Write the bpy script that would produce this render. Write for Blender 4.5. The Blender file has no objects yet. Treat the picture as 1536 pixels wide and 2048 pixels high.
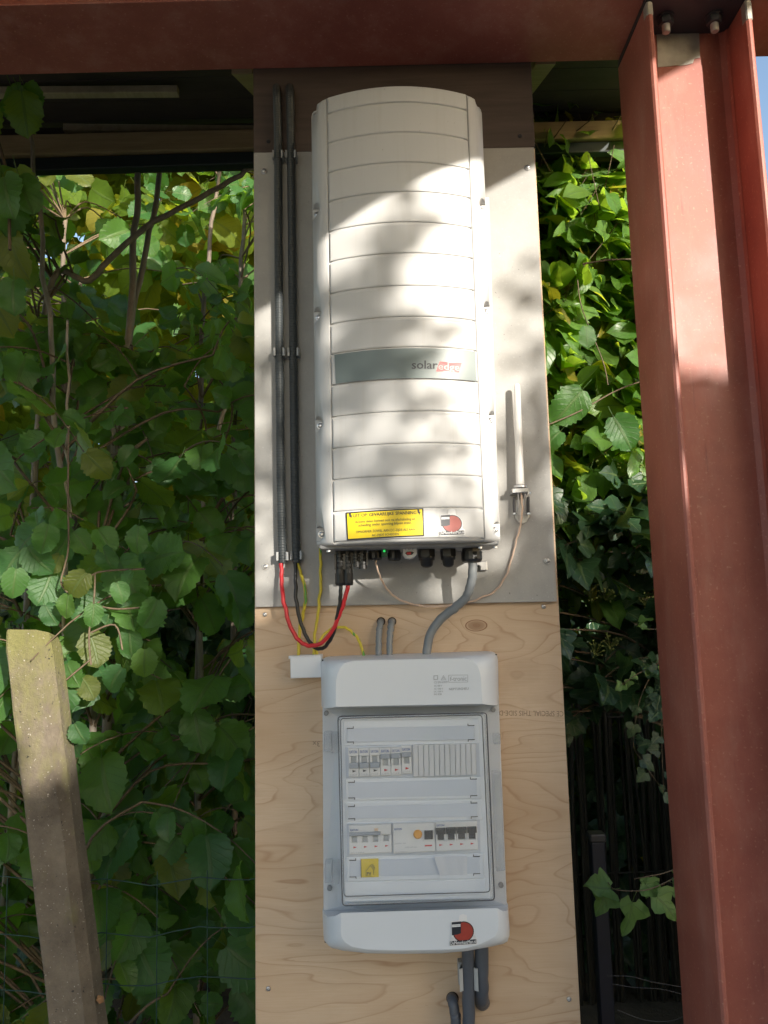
import bpy, bmesh, math, random
from mathutils import Vector, Matrix, noise as mnoise
R = math.radians
S = bpy.context.scene
COL = S.collection

# ------------------------------------------------------------------ camera
FPX, TH, RO = 1540.0, R(7.4), R(1.37)
CAM = Vector((0.0, -1.5, 1.5))
_u0 = Vector((0, -math.sin(TH), math.cos(TH))); FWD = Vector((0, math.cos(TH), math.sin(TH)))
_r0 = Vector((1, 0, 0))
RT = math.cos(RO) * _r0 - math.sin(RO) * _u0
UP = math.sin(RO) * _r0 + math.cos(RO) * _u0
cd = bpy.data.cameras.new('camera'); cam = bpy.data.objects.new('camera', cd); COL.objects.link(cam)
M3 = Matrix((RT, UP, -FWD)).transposed()
cam.matrix_world = Matrix.Translation(CAM) @ M3.to_4x4()
cd.sensor_fit = 'VERTICAL'; cd.sensor_height = 36.0; cd.lens = 36.0 * FPX / 2048.0
cd.clip_start = 0.02; cd.clip_end = 400
S.camera = cam

# ------------------------------------------------------------------ light
TA, KE = 0.60, 0.30                      # the sun: sideways and downward drift per metre of depth
TOSUN = Vector((TA, -1, KE)).normalized()
ELEV = math.asin(TOSUN.z)
W = bpy.data.worlds.new('World'); S.world = W; W.use_nodes = True
nt = W.node_tree
sky = nt.nodes.new('ShaderNodeTexSky'); sky.sky_type = 'NISHITA'; sky.sun_disc = False
sky.sun_elevation = ELEV; sky.sun_rotation = math.atan2(TOSUN.x, TOSUN.y)
sky.dust_density = 2.0
bg = nt.nodes['Background']; bg.inputs['Strength'].default_value = 0.12
nt.links.new(sky.outputs[0], bg.inputs['Color'])
sl = bpy.data.lights.new('sun', 'SUN'); sl.energy = 3.0; sl.angle = R(0.53); sl.color = (1.0, 0.93, 0.82)
so = bpy.data.objects.new('sun', sl); COL.objects.link(so)
so.rotation_euler = TOSUN.to_track_quat('Z', 'Y').to_euler(); so.location = (6, -10, 5)
S.view_settings.view_transform = 'Standard'; S.view_settings.look = 'None'
S.view_settings.exposure = 1.52; S.view_settings.gamma = 1.0; S.view_settings.use_curve_mapping = False
S.render.engine = 'CYCLES'
S.cycles.use_denoising = True
S.cycles.max_bounces = 8; S.cycles.diffuse_bounces = 4; S.cycles.transparent_max_bounces = 12
S.cycles.transmission_bounces = 4; S.cycles.glossy_bounces = 3
S.cycles.caustics_reflective = False; S.cycles.caustics_refractive = False

# ------------------------------------------------------------------ helpers
def at(px, py, Y):
    """Point of the picture (1536 x 2048) carried to its real depth Y."""
    d = RT * ((px - 768) / FPX) - UP * ((py - 1024) / FPX) + FWD
    return CAM + d * ((Y - CAM.y) / d.y)
def proj(p):
    q = Vector(p) - CAM; w = q.dot(FWD)
    if w < 0.05: return None
    return 768 + FPX * q.dot(RT) / w, 1024 - FPX * q.dot(UP) / w, w

OFF = {}
def tag(o, label=None, cat=None, group=None, kind=None):
    if label: o['label'] = label
    if cat: o['category'] = cat
    if group: o['group'] = group
    if kind: o['kind'] = kind
    return o
def thing(name, loc, label, cat, group=None):
    o = bpy.data.objects.new(name, None); COL.objects.link(o); o.location = loc
    o.empty_display_size = 0.05; OFF[o.name] = Vector(loc)
    return tag(o, label, cat, group)

class MB:
    def __init__(s): s.v = []; s.f = []; s.sm = []; s.mi = []; s.cur = 0
    def add(s, vs, fs, smooth=False):
        b = len(s.v); s.v += [Vector(v) for v in vs]
        for f in fs:
            s.f.append([b + i for i in f]); s.sm.append(smooth); s.mi.append(s.cur)
        return s
    def loft(s, rings, cap0=True, cap1=True, smooth=False, closed=True):
        n = len(rings[0]); vs = [p for r in rings for p in r]; fs = []
        m = n if closed else n - 1
        for k in range(len(rings) - 1):
            for i in range(m):
                j = (i + 1) % n
                fs.append([k * n + i, k * n + j, (k + 1) * n + j, (k + 1) * n + i])
        s.add(vs, fs, smooth)
        if cap0: s.add(rings[0], [list(range(n))[::-1]])
        if cap1: s.add(rings[-1], [list(range(n))])
        return s
    def box(s, a, b, ch=0.0):
        x0, y0, z0 = a; x1, y1, z1 = b
        if ch <= 0:
            vs = [(x, y, z) for z in (z0, z1) for (x, y) in ((x0, y0), (x1, y0), (x1, y1), (x0, y1))]
            return s.add(vs, [[3, 2, 1, 0], [4, 5, 6, 7], [0, 1, 5, 4], [1, 2, 6, 5], [2, 3, 7, 6], [3, 0, 4, 7]])
        def ring(z, c): 
            return [(x0 + c + ch, y0 + c, z), (x1 - c - ch, y0 + c, z), (x1 - c, y0 + c + ch, z), (x1 - c, y1 - c - ch, z),
                    (x1 - c - ch, y1 - c, z), (x0 + c + ch, y1 - c, z), (x0 + c, y1 - c - ch, z), (x0 + c, y0 + c + ch, z)]
        return s.loft([ring(z0, ch * .6), ring(z0 + ch, 0), ring(z1 - ch, 0), ring(z1, ch * .6)])
    def slab(s, pts, Yf, depth, ch=0.0):
        """Prism: polygon of world (x, z) points (any order sense) facing -Y at Yf, going back by depth."""
        P = [Vector((p[0], p[1])) for p in pts]
        A = sum(P[i].x * P[(i + 1) % len(P)].y - P[(i + 1) % len(P)].x * P[i].y for i in range(len(P)))
        if A < 0: P = P[::-1]
        n = len(P)
        def ring(y, c):
            out = []
            for i in range(n):
                a, b, d = P[i - 1], P[i], P[(i + 1) % n]
                e0 = (b - a).normalized(); e1 = (d - b).normalized()
                n0 = Vector((-e0.y, e0.x)); n1 = Vector((-e1.y, e1.x)); m = n0 + n1
                m = m / max(0.3, (1 + n0.dot(n1)))
                q = b + m * c; out.append((q.x, y, q.y))
            return out
        rs = [ring(Yf + depth, 0)]
        if ch > 0: rs += [ring(Yf + ch, 0), ring(Yf + ch * .3, ch * .3), ring(Yf, ch)]
        else: rs += [ring(Yf, 0)]
        return s.loft(rs)
    def pslab(s, px, Yf, depth, ch=0.0):
        return s.slab([(p.x, p.z) for p in (at(x, y, Yf) for x, y in px)], Yf, depth, ch)
    def tube(s, pts, rad, seg=10, caps=True, smooth=True):
        pts = [Vector(p) for p in pts]; n = len(pts)
        rad = rad if isinstance(rad, (list, tuple)) else [rad] * n
        t0 = (pts[1] - pts[0]).normalized()
        nrm = t0.orthogonal().normalized(); rings = []
        for i in range(n):
            t = (pts[min(i + 1, n - 1)] - pts[max(i - 1, 0)]).normalized()
            nrm = (nrm - t * nrm.dot(t)).normalized(); bn = t.cross(nrm)
            rings.append([pts[i] + (nrm * math.cos(2 * math.pi * k / seg) + bn * math.sin(2 * math.pi * k / seg)) * rad[i] for k in range(seg)])
        return s.loft(rings, caps, caps, smooth)
    def lathe(s, base, axis, prof, seg=16, smooth=False, phase=0.0, caps=True):
        """prof: list of (distance along axis, radius)."""
        ax = Vector(axis).normalized(); a = ax.orthogonal().normalized(); b = ax.cross(a); base = Vector(base)
        rings = [[base + ax * d + (a * math.cos(2 * math.pi * k / seg + phase) + b * math.sin(2 * math.pi * k / seg + phase)) * r for k in range(seg)] for d, r in prof]
        return s.loft(rings, caps, caps, smooth)
    def build(s, name, mat, parent=None, label=None, kind=None, link=True):
        off = Vector((0, 0, 0)); p = parent
        while p is not None:
            if p.name in OFF: off = OFF[p.name]; break
            p = p.parent
        me = bpy.data.meshes.new(name)
        me.from_pydata([tuple(v - off) for v in s.v], [], s.f)
        me.polygons.foreach_set('use_smooth', s.sm)
        mats = mat if isinstance(mat, (list, tuple)) else [mat]
        for m in mats: me.materials.append(m)
        if len(mats) > 1: me.polygons.foreach_set('material_index', s.mi)
        me.update()
        o = bpy.data.objects.new(name, me); COL.objects.link(o)
        if parent is not None: o.parent = parent
        if label: o['label'] = label
        if kind: o['kind'] = kind
        return o

def spline(pts, n=8):
    pts = [Vector(p) for p in pts]; out = []
    for i in range(len(pts) - 1):
        p0 = pts[max(i - 1, 0)]; p1 = pts[i]; p2 = pts[i + 1]; p3 = pts[min(i + 2, len(pts) - 1)]
        for k in range(n):
            t = k / n
            out.append(0.5 * ((2 * p1) + (p2 - p0) * t + (2 * p0 - 5 * p1 + 4 * p2 - p3) * t * t + (3 * p1 - p0 - 3 * p2 + p3) * t ** 3))
    out.append(pts[-1]); return out

# ------------------------------------------------------------------ materials
def new_mat(name):
    m = bpy.data.materials.new(name); m.use_nodes = True
    return m, m.node_tree, m.node_tree.nodes['Principled BSDF']
def N(t, kind, **kw):
    n = t.nodes.new('ShaderNode' + kind)
    for k, v in kw.items():
        if k in n.inputs.keys(): n.inputs[k].default_value = v
        else: setattr(n, k, v)
    return n
def ramp(t, src, stops):
    r = t.nodes.new('ShaderNodeValToRGB'); e = r.color_ramp.elements
    while len(e) < len(stops): e.new(0.5)
    for k, (p, c) in enumerate(stops):
        e[k].position = p; e[k].color = (*c, 1) if len(c) == 3 else c
    t.links.new(src, r.inputs[0]); return r.outputs[0]
def mixc(t, fac, a, b, mode='MIX'):
    n = t.nodes.new('ShaderNodeMix'); n.data_type = 'RGBA'; n.blend_type = mode
    for s_, v in ((n.inputs[0], fac), (n.inputs[6], a), (n.inputs[7], b)):
        if hasattr(v, 'node'): t.links.new(v, s_)
        elif isinstance(v, tuple): s_.default_value = (*v, 1)
        else: s_.default_value = v
    return n.outputs[2]
def math_(t, op, a, b=0.0, c=None):
    n = t.nodes.new('ShaderNodeMath'); n.operation = op
    for s_, v in zip(n.inputs, (a, b, c)):
        if v is None: continue
        if hasattr(v, 'node'): t.links.new(v, s_)
        else: s_.default_value = v
    return n.outputs[0]
def coords(t, scale=(1, 1, 1)):
    g = N(t, 'TexCoord'); mp = N(t, 'Mapping'); mp.inputs['Scale'].default_value = scale
    t.links.new(g.outputs['Object'], mp.inputs['Vector']); return mp.outputs[0]
def noise(t, vec, scale, detail=4, rough=.55, dist=0.0):
    n = N(t, 'TexNoise'); n.inputs['Scale'].default_value = scale; n.inputs['Detail'].default_value = detail
    n.inputs['Roughness'].default_value = rough; n.inputs['Distortion'].default_value = dist
    if vec is not None: t.links.new(vec, n.inputs['Vector'])
    return n.outputs['Fac']
def bump(t, p, h, strength=.2, dist=.002):
    b = N(t, 'Bump'); b.inputs['Strength'].default_value = strength; b.inputs['Distance'].default_value = dist
    t.links.new(h, b.inputs['Height']); t.links.new(b.outputs[0], p.inputs['Normal'])

def plain(name, col, rough=.5, metal=0.0, var=.08, scale=25, bmp=.0, spec=.5):
    m, t, p = new_mat(name)
    f = noise(t, coords(t), scale, 4)
    lo = tuple(c * (1 - var) for c in col); hi = tuple(min(1, c * (1 + var)) for c in col)
    t.links.new(ramp(t, f, [(.3, lo), (.7, hi)]), p.inputs['Base Color'])
    p.inputs['Roughness'].default_value = rough; p.inputs['Metallic'].default_value = metal
    p.inputs['Specular IOR Level'].default_value = spec
    if bmp: bump(t, p, noise(t, coords(t), scale * 12, 3), bmp, .001)
    return m

def m_primer():
    m, t, p = new_mat('red_oxide_primer'); v = coords(t)
    f = noise(t, v, 6, 6, .65); c = ramp(t, f, [(.25, (.25, .071, .054)), (.55, (.345, .108, .077)), (.8, (.42, .150, .108))])
    st = noise(t, coords(t, (30, 30, 2.2)), 3, 5, .7)              # vertical runs and scuffs
    c = mixc(t, ramp(t, st, [(.62, (0, 0, 0)), (.76, (.75, .75, .75))]), c, (.17, .045, .038))
    sp = noise(t, v, 160, 2, .5)
    c = mixc(t, ramp(t, sp, [(.62, (0, 0, 0)), (.74, (.6, .6, .6))]), c, (.50, .24, .17))
    ds = noise(t, coords(t, (5, 5, 1.3)), 2.4, 6, .75); c = mixc(t, ramp(t, ds, [(.50, (0, 0, 0)), (.78, (.5,) * 3)]), c, (.42, .23, .185))
    rs = noise(t, coords(t, (18, 18, .9)), 2.0, 6, .8); c = mixc(t, ramp(t, rs, [(.63, (0, 0, 0)), (.78, (.6,) * 3)]), c, (.36, .13, .045))
    dk = noise(t, coords(t, (60, 60, 9)), 4, 3, .6)
    c = mixc(t, ramp(t, dk, [(.72, (0, 0, 0)), (.78, (.8, .8, .8))]), c, (.09, .03, .028))
    t.links.new(c, p.inputs['Base Color'])
    t.links.new(ramp(t, f, [(.3, (.42,) * 3), (.7, (.6,) * 3)]), p.inputs['Roughness'])
    bump(t, p, noise(t, v, 220, 4, .7), .25, .0008); return m
def m_cement():
    m, t, p = new_mat('cement_board'); v = coords(t)
    f = noise(t, v, 9, 6, .7); c = ramp(t, f, [(.25, (.315, .31, .30)), (.7, (.405, .40, .385))])
    s = noise(t, v, 170, 2, .5); c = mixc(t, ramp(t, s, [(.70, (0, 0, 0)), (.76, (.85,) * 3)]), c, (.16, .155, .15))
    s2 = noise(t, coords(t, (1, 1, 1.7)), 240, 2, .5); c = mixc(t, ramp(t, s2, [(.66, (0, 0, 0)), (.73, (.5,) * 3)]), c, (.52, .515, .50))
    s3 = noise(t, coords(t, (22, 22, 4)), 2, 5, .75); c = mixc(t, ramp(t, s3, [(.60, (0, 0, 0)), (.8, (.35,) * 3)]), c, (.48, .475, .46))
    t.links.new(c, p.inputs['Base Color']); p.inputs['Roughness'].default_value = .8
    bump(t, p, noise(t, v, 260, 4, .6), .25, .0008); return m
def m_ply():
    """Rotary-cut veneer: contour lines of a stretched noise field, a knot, fine fibres."""
    m, t, p = new_mat('plywood_veneer')
    fld = noise(t, coords(t, (1.15, 1, 5.2)), 1.35, 3, .42, .35)
    sx = N(t, 'SeparateXYZ'); g = N(t, 'TexCoord'); t.links.new(g.outputs['Object'], sx.inputs[0])
    # knot at a fixed place on the sheet
    dx = math_(t, 'MULTIPLY', math_(t, 'SUBTRACT', sx.outputs[0], KNOT[0]), 46.0)
    dz = math_(t, 'MULTIPLY', math_(t, 'SUBTRACT', sx.outputs[2], KNOT[1]), 88.0)
    d2 = math_(t, 'SQRT', math_(t, 'ADD', math_(t, 'MULTIPLY', dx, dx), math_(t, 'MULTIPLY', dz, dz)))
    infl = math_(t, 'POWER', 2.718, math_(t, 'MULTIPLY', d2, -.55))
    h = math_(t, 'ADD', fld, math_(t, 'MULTIPLY', infl, .26))
    ln = math_(t, 'FRACT', math_(t, 'MULTIPLY', h, 19.0))
    gr = ramp(t, ln, [(0.0, (1, 1, 1)), (.10, (.30,) * 3), (.55, (0, 0, 0)), (.93, (.06,) * 3), (1.0, (1, 1, 1))])
    big = noise(t, coords(t, (1.2, 1, 3)), 2.2, 3, .5)
    base = ramp(t, big, [(.3, (.52, .37, .24)), (.5, (.61, .46, .32)), (.72, (.68, .54, .40))])
    wk = noise(t, coords(t, (2, 1, 7)), 3.0, 2, .5)
    amt = math_(t, 'MULTIPLY', gr, ramp(t, wk, [(.3, (.22,) * 3), (.7, (.78,) * 3)]))
    c = mixc(t, amt, base, (.37, .21, .115))
    fb = noise(t, coords(t, (5, 5, 190)), 3, 4, .7)
    c = mixc(t, ramp(t, fb, [(.35, (.30,) * 3), (.65, (0, 0, 0))]), c, (.50, .33, .195))
    pr = noise(t, coords(t, (16, 5, 130)), 3, 2, .5)
    c = mixc(t, ramp(t, pr, [(.70, (0, 0, 0)), (.76, (.35,) * 3)]), c, (.33, .19, .11))
    kf = ramp(t, d2, [(0.0, (.75,) * 3), (.62, (.55,) * 3), (.86, (.18,) * 3), (.9, (.95,) * 3), (.98, (.85,) * 3), (1.0, (0, 0, 0))])
    c = mixc(t, kf, c, (.25, .125, .065))
    st = noise(t, coords(t, (3, 1, 4)), 2.3, 4, .6)                # grime and small stains
    c = mixc(t, ramp(t, st, [(.60, (0, 0, 0)), (.80, (.35,) * 3)]), c, (.40, .29, .20))
    t.links.new(c, p.inputs['Base Color']); p.inputs['Roughness'].default_value = .62
    p.inputs['Specular IOR Level'].default_value = .3
    bump(t, p, fb, .18, .0006); return m
def m_wood(name, a, b, sc=(3, 3, 40)):
    m, t, p = new_mat(name)
    f = noise(t, coords(t, sc), 2.0, 6, .65, .6); t.links.new(ramp(t, f, [(.3, a), (.7, b)]), p.inputs['Base Color'])
    p.inputs['Roughness'].default_value = .75; bump(t, p, f, .3, .001); return m
def m_concrete():
    m, t, p = new_mat('mossy_concrete'); v = coords(t)
    f = noise(t, v, 14, 6, .7); c = ramp(t, f, [(.3, (.11, .088, .064)), (.7, (.22, .182, .135))])
    ms = noise(t, coords(t, (1, 1, .6)), 11, 5, .65)
    sx = N(t, 'SeparateXYZ'); g = N(t, 'TexCoord'); t.links.new(g.outputs['Object'], sx.inputs[0])
    up = math_(t, 'MULTIPLY_ADD', sx.outputs[2], .5, -.69)        # moss thickest near the head of the post
    mm = ramp(t, math_(t, 'ADD', ms, up), [(.40, (0, 0, 0)), (.62, (.8,) * 3)])
    c = mixc(t, mm, c, (.20, .195, .06))
    sp = noise(t, v, 210, 2, .5); c = mixc(t, ramp(t, sp, [(.69, (0, 0, 0)), (.73, (1, 1, 1))]), c, (.42, .38, .32))
    hd = noise(t, v, 100, 3, .6); c = mixc(t, ramp(t, hd, [(.665, (0, 0, 0)), (.70, (.9,) * 3)]), c, (.03, .028, .024))
    t.links.new(c, p.inputs['Base Color']); p.inputs['Roughness'].default_value = .9
    bump(t, p, noise(t, v, 75, 6, .75), 1.0, .006); return m
def m_clear():
    m = bpy.data.materials.new('clear_polycarbonate'); m.use_nodes = True; t = m.node_tree
    t.nodes.remove(t.nodes['Principled BSDF']); out = t.nodes['Material Output']
    tr = N(t, 'BsdfTransparent'); tr.inputs[0].default_value = (.97, .98, .99, 1)
    gl = N(t, 'BsdfGlossy'); gl.inputs['Roughness'].default_value = .04
    lw_ = N(t, 'LayerWeight'); fr_ = math_(t, 'MULTIPLY_ADD', math_(t, 'POWER', lw_.outputs['Facing'], 4.0), .6, .075)
    mx = N(t, 'MixShader'); t.links.new(fr_, mx.inputs[0]); t.links.new(tr.outputs[0], mx.inputs[1]); t.links.new(gl.outputs[0], mx.inputs[2])
    df = N(t, 'BsdfDiffuse'); df.inputs[0].default_value = (.75, .78, .8, 1)
    m2 = N(t, 'MixShader'); m2.inputs[0].default_value = .09; t.links.new(mx.outputs[0], m2.inputs[1]); t.links.new(df.outputs[0], m2.inputs[2])
    t.links.new(m2.outputs[0], out.inputs['Surface']); return m
def m_leaf(name, cols, trans, rough=.45, tf=.42, veins=7.0, odd=None, spec=.4, vein_amt=.35):
    m = bpy.data.materials.new(name); m.use_nodes = True; t = m.node_tree
    p = t.nodes['Principled BSDF']; out = t.nodes['Material Output']
    oi = N(t, 'ObjectInfo'); ge = N(t, 'NewGeometry')
    rnd = math_(t, 'FRACT', math_(t, 'ADD', oi.outputs['Random'], ge.outputs['Random Per Island']))
    st = [(k / (len(cols) - 1) * (.9 if odd else 1), c) for k, c in enumerate(cols)]
    if odd: st += [(.93, odd), (1.0, odd)]
    c = ramp(t, rnd, st)
    uv = N(t, 'UVMap'); sx = N(t, 'SeparateXYZ'); t.links.new(uv.outputs[0], sx.inputs[0])
    av = math_(t, 'ABSOLUTE', math_(t, 'SUBTRACT', sx.outputs[1], .5))
    sv = math_(t, 'FRACT', math_(t, 'SUBTRACT', math_(t, 'MULTIPLY', sx.outputs[0], veins), math_(t, 'MULTIPLY', av, veins * .62)))
    vl = ramp(t, sv, [(0, (1, 1, 1)), (.10, (0, 0, 0)), (.90, (0, 0, 0)), (1, (1, 1, 1))])
    md = ramp(t, av, [(0, (1, 1, 1)), (.03, (1, 1, 1)), (.05, (0, 0, 0))])
    vn = math_(t, 'MAXIMUM', math_(t, 'MULTIPLY', vl, .6), md)
    nz = noise(t, coords(t), 60, 4, .6)
    c = mixc(t, math_(t, 'MULTIPLY', vn, vein_amt), c, (.16, .22, .08))
    c = mixc(t, ramp(t, nz, [(.35, (.35,) * 3), (.6, (0, 0, 0))]), c, tuple(k * .55 for k in cols[0]))
    bl = noise(t, coords(t), 130, 2, .5)
    c = mixc(t, ramp(t, bl, [(.73, (0, 0, 0)), (.77, (.7,) * 3)]), c, (.10, .06, .03))
    t.links.new(c, p.inputs['Base Color']); p.inputs['Roughness'].default_value = rough; p.inputs['Specular IOR Level'].default_value = spec
    bump(t, p, math_(t, 'ADD', vn, math_(t, 'MULTIPLY', nz, .5)), .6, .0022)
    tl = N(t, 'BsdfTranslucent')
    tc = mixc(t, math_(t, 'MULTIPLY', vn, .5), ramp(t, rnd, [(0, trans), (.7, tuple(k * 1.15 for k in trans)), (.93, (trans[0] * 1.9, trans[1] * 1.15, trans[2]))]), tuple(k * .45 for k in trans))
    t.links.new(tc, tl.inputs[0])
    mx = N(t, 'MixShader'); mx.inputs[0].default_value = tf
    t.links.new(p.outputs[0], mx.inputs[1]); t.links.new(tl.outputs[0], mx.inputs[2]); t.links.new(mx.outputs[0], out.inputs['Surface'])
    return m
def m_ground():
    m, t, p = new_mat('soil'); v = coords(t)
    f = noise(t, v, 3, 8, .7); t.links.new(ramp(t, f, [(.3, (.035, .028, .02)), (.7, (.11, .085, .06))]), p.inputs['Base Color'])
    p.inputs['Roughness'].default_value = .95; bump(t, p, noise(t, v, 30, 6, .7), .8, .02); return m
def m_earthwire():
    m, t, p = new_mat('green_yellow_insulation')
    w = N(t, 'TexNoise'); uvn = coords(t, (60, 60, 1)); t.links.new(uvn, w.inputs['Vector']); w.inputs['Scale'].default_value = 1.2; w.inputs['Detail'].default_value = 0
    t.links.new(ramp(t, w.outputs['Fac'], [(.54, (.62, .50, .04)), (.58, (.10, .30, .05))]), p.inputs['Base Color'])
    p.inputs['Roughness'].default_value = .4; return m
def m_emit(name, col, st):
    m, t, p = new_mat(name); p.inputs['Base Color'].default_value = (*col, 1)
    p.inputs['Emission Color'].default_value = (*col, 1); p.inputs['Emission Strength'].default_value = st; return m

_k = at(911, 1252, 0); KNOT = (_k.x, _k.z)
MP = m_primer(); MCEM = m_cement(); MPLY = m_ply(); MCON = m_concrete(); MCLR = m_clear(); MGND = m_ground()
M_bare = plain('bare_galvanised_steel', (.36, .34, .30), .55, .35, .18, 40, .3)
M_gal = plain('zinc_plated_steel', (.55, .55, .56), .32, .9, .15, 60)
M_dark = plain('dark_steel', (.04, .04, .045), .5, .3)
def m_invpaint():
    m, t, p = new_mat('inverter_white_paint')
    f = noise(t, coords(t), 3, 4); c = ramp(t, f, [(.3, (.525, .522, .515)), (.7, (.575, .570, .562))])
    st = noise(t, coords(t, (34, 34, 1.6)), 2.2, 5, .7); c = mixc(t, ramp(t, st, [(.52, (0, 0, 0)), (.80, (.42,) * 3)]), c, (.46, .44, .405))
    sp = noise(t, coords(t), 190, 2, .5); c = mixc(t, ramp(t, sp, [(.735, (0, 0, 0)), (.77, (.5,) * 3)]), c, (.33, .31, .28))
    t.links.new(c, p.inputs['Base Color']); p.inputs['Roughness'].default_value = .42
    bump(t, p, noise(t, coords(t), 420, 3), .12, .0006); return m
M_inv = m_invpaint()
M_invdk = plain('inverter_grey_casting', (.30, .30, .295), .5, .2, .08, 20, .2)
M_grey = plain('label_grey', (.155, .19, .185), .4, 0, .04, 8)
M_red = plain('signal_red', (.58, .028, .032), .45, 0, .03)
M_ink = plain('printed_ink', (.045, .045, .05), .6, 0, .03)
M_inkgrey = plain('pale_grey_ink', (.36, .39, .42), .6, 0, .05)
M_inkwhite = plain('white_ink', (.78, .78, .78), .5, 0, .02)
M_yel = plain('warning_yellow', (.78, .58, .015), .4, 0, .06, 14)
M_blk = plain('black_plastic', (.012, .012, .013), .34, 0, .2, 40)
M_conduit = plain('grey_corrugated_pvc', (.048, .055, .058), .36, 0, .12, 20)
M_pvc = plain('grey_pvc', (.20, .215, .225), .42, 0, .06, 20)
M_pvcd = plain('dark_grey_pvc', (.075, .085, .105), .42, 0, .1, 20)
M_clip = plain('light_grey_clip_plastic', (.40, .41, .41), .45, 0, .05)
M_rwire = plain('red_insulation', (.60, .022, .028), .38, 0, .05)
M_bwire = plain('black_insulation', (.014, .013, .013), .4, 0, .1)
M_ewire = m_earthwire()
M_coax = plain('translucent_coax_sheath', (.62, .46, .36), .35, 0, .06)
M_ant = plain('white_fibreglass', (.72, .71, .69), .4, 0, .03)
M_abs = plain('light_grey_abs', (.68, .72, .765), .36, 0, .02, 6, .06)  # blue of the reflected sky mixed into the grey
M_abs2 = plain('pale_tray_plastic', (.79, .83, .88), .42, 0, .02, 6)
M_strip = plain('frosted_label_strip', (.63, .68, .76), .38, 0, .03, 12)
M_slot = plain('slot_shadow_gap', (.03, .032, .04), .7)
M_brk = plain('breaker_white', (.74, .745, .74), .45, 0, .02, 20)
M_blank = plain('blanking_strip_white', (.66, .67, .69), .48, 0, .03, 20)
M_lev = plain('grey_lever', (.33, .37, .42), .4, 0, .05)
M_win = plain('lever_window_grey', (.42, .45, .47), .35, 0, .08)
M_blue = plain('logo_blue', (.02, .09, .33), .5, 0, .03)
M_orange = plain('test_button_orange', (.80, .36, .03), .4, 0, .04)
M_gask = plain('door_seal', (.05, .055, .065), .5)
M_capg = plain('grey_screw_cap', (.22, .24, .26), .5, 0, .06)
M_led = m_emit('green_indicator', (.03, .7, .13), .35)
M_pcb = plain('circuit_green', (.03, .12, .06), .5)
M_timber = m_wood('rough_sawn_timber', (.28, .205, .11), (.40, .30, .17))
M_batten = m_wood('pale_batten', (.34, .285, .18), (.46, .39, .26), (20, 3, 30))
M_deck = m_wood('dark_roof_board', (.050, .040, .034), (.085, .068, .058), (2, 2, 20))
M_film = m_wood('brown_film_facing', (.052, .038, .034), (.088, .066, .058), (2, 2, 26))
M_fascia = plain('dark_green_trim', (.022, .033, .036), .5)
M_bark = m_wood('hazel_bark', (.085, .066, .05), (.21, .165, .125), (30, 30, 8))
M_twig = m_wood('twig_bark', (.07, .05, .03), (.17, .12, .075), (60, 60, 60))
M_reed = m_wood('shade_dark_reed', (.010, .009, .006), (.032, .028, .017), (60, 60, 5))  # reed colour darkened to stand in for the deep shade
M_navy = plain('shade_dark_navy', (.006, .008, .018), .5, 0, .3, 12)  # darker than the navy itself, the corner's shade put into it
M_wiregreen = plain('green_plastic_wire', (.012, .05, .04), .5)
M_dead = plain('dead_leaf_brown', (.24, .13, .06), .8, 0, .3, 40)
M_berry = plain('ivy_flower_bud', (.17, .20, .05), .6, 0, .3, 200)
M_hole = plain('drilled_hole_edge', (.05, .033, .02), .9)
M_stkred = plain('sticker_brick_red', (.34, .045, .03), .45, 0, .12, 60)
M_stkdk = plain('sticker_navy_black', (.018, .02, .03), .45)
M_barklit = m_wood('sunlit_hazel_bark', (.19, .16, .13), (.36, .31, .26), (30, 30, 8))  # lighter copy of the hazel bark, sunlight put into its colour
HAZ = m_leaf('hazel_leaf', [(.040, .120, .040), (.058, .158, .046), (.090, .190, .034)], (.30, .54, .035), .40, .42, 7, (.115, .135, .03), .5, .5)
LAU = m_leaf('magnolia_leaf', [(.075, .175, .035), (.105, .220, .045), (.135, .235, .050)], (.38, .60, .04), .36, .46, 8, (.19, .15, .02), .5, .30)
IVY = m_leaf('ivy_leaf', [(.018, .050, .026), (.028, .072, .034), (.040, .090, .036)], (.10, .22, .04), .30, .20, 4, None, .5, .5)
YIV = m_leaf('young_ivy_leaf', [(.13, .25, .06), (.17, .30, .075)], (.30, .46, .07), .4, .32, 4, None, .45, .5)
FAR = m_leaf('far_leaf', [(.060, .130, .020), (.105, .180, .022), (.15, .20, .025)], (.42, .50, .03), .6, .5, 6, (.22, .18, .03), .15)

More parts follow.
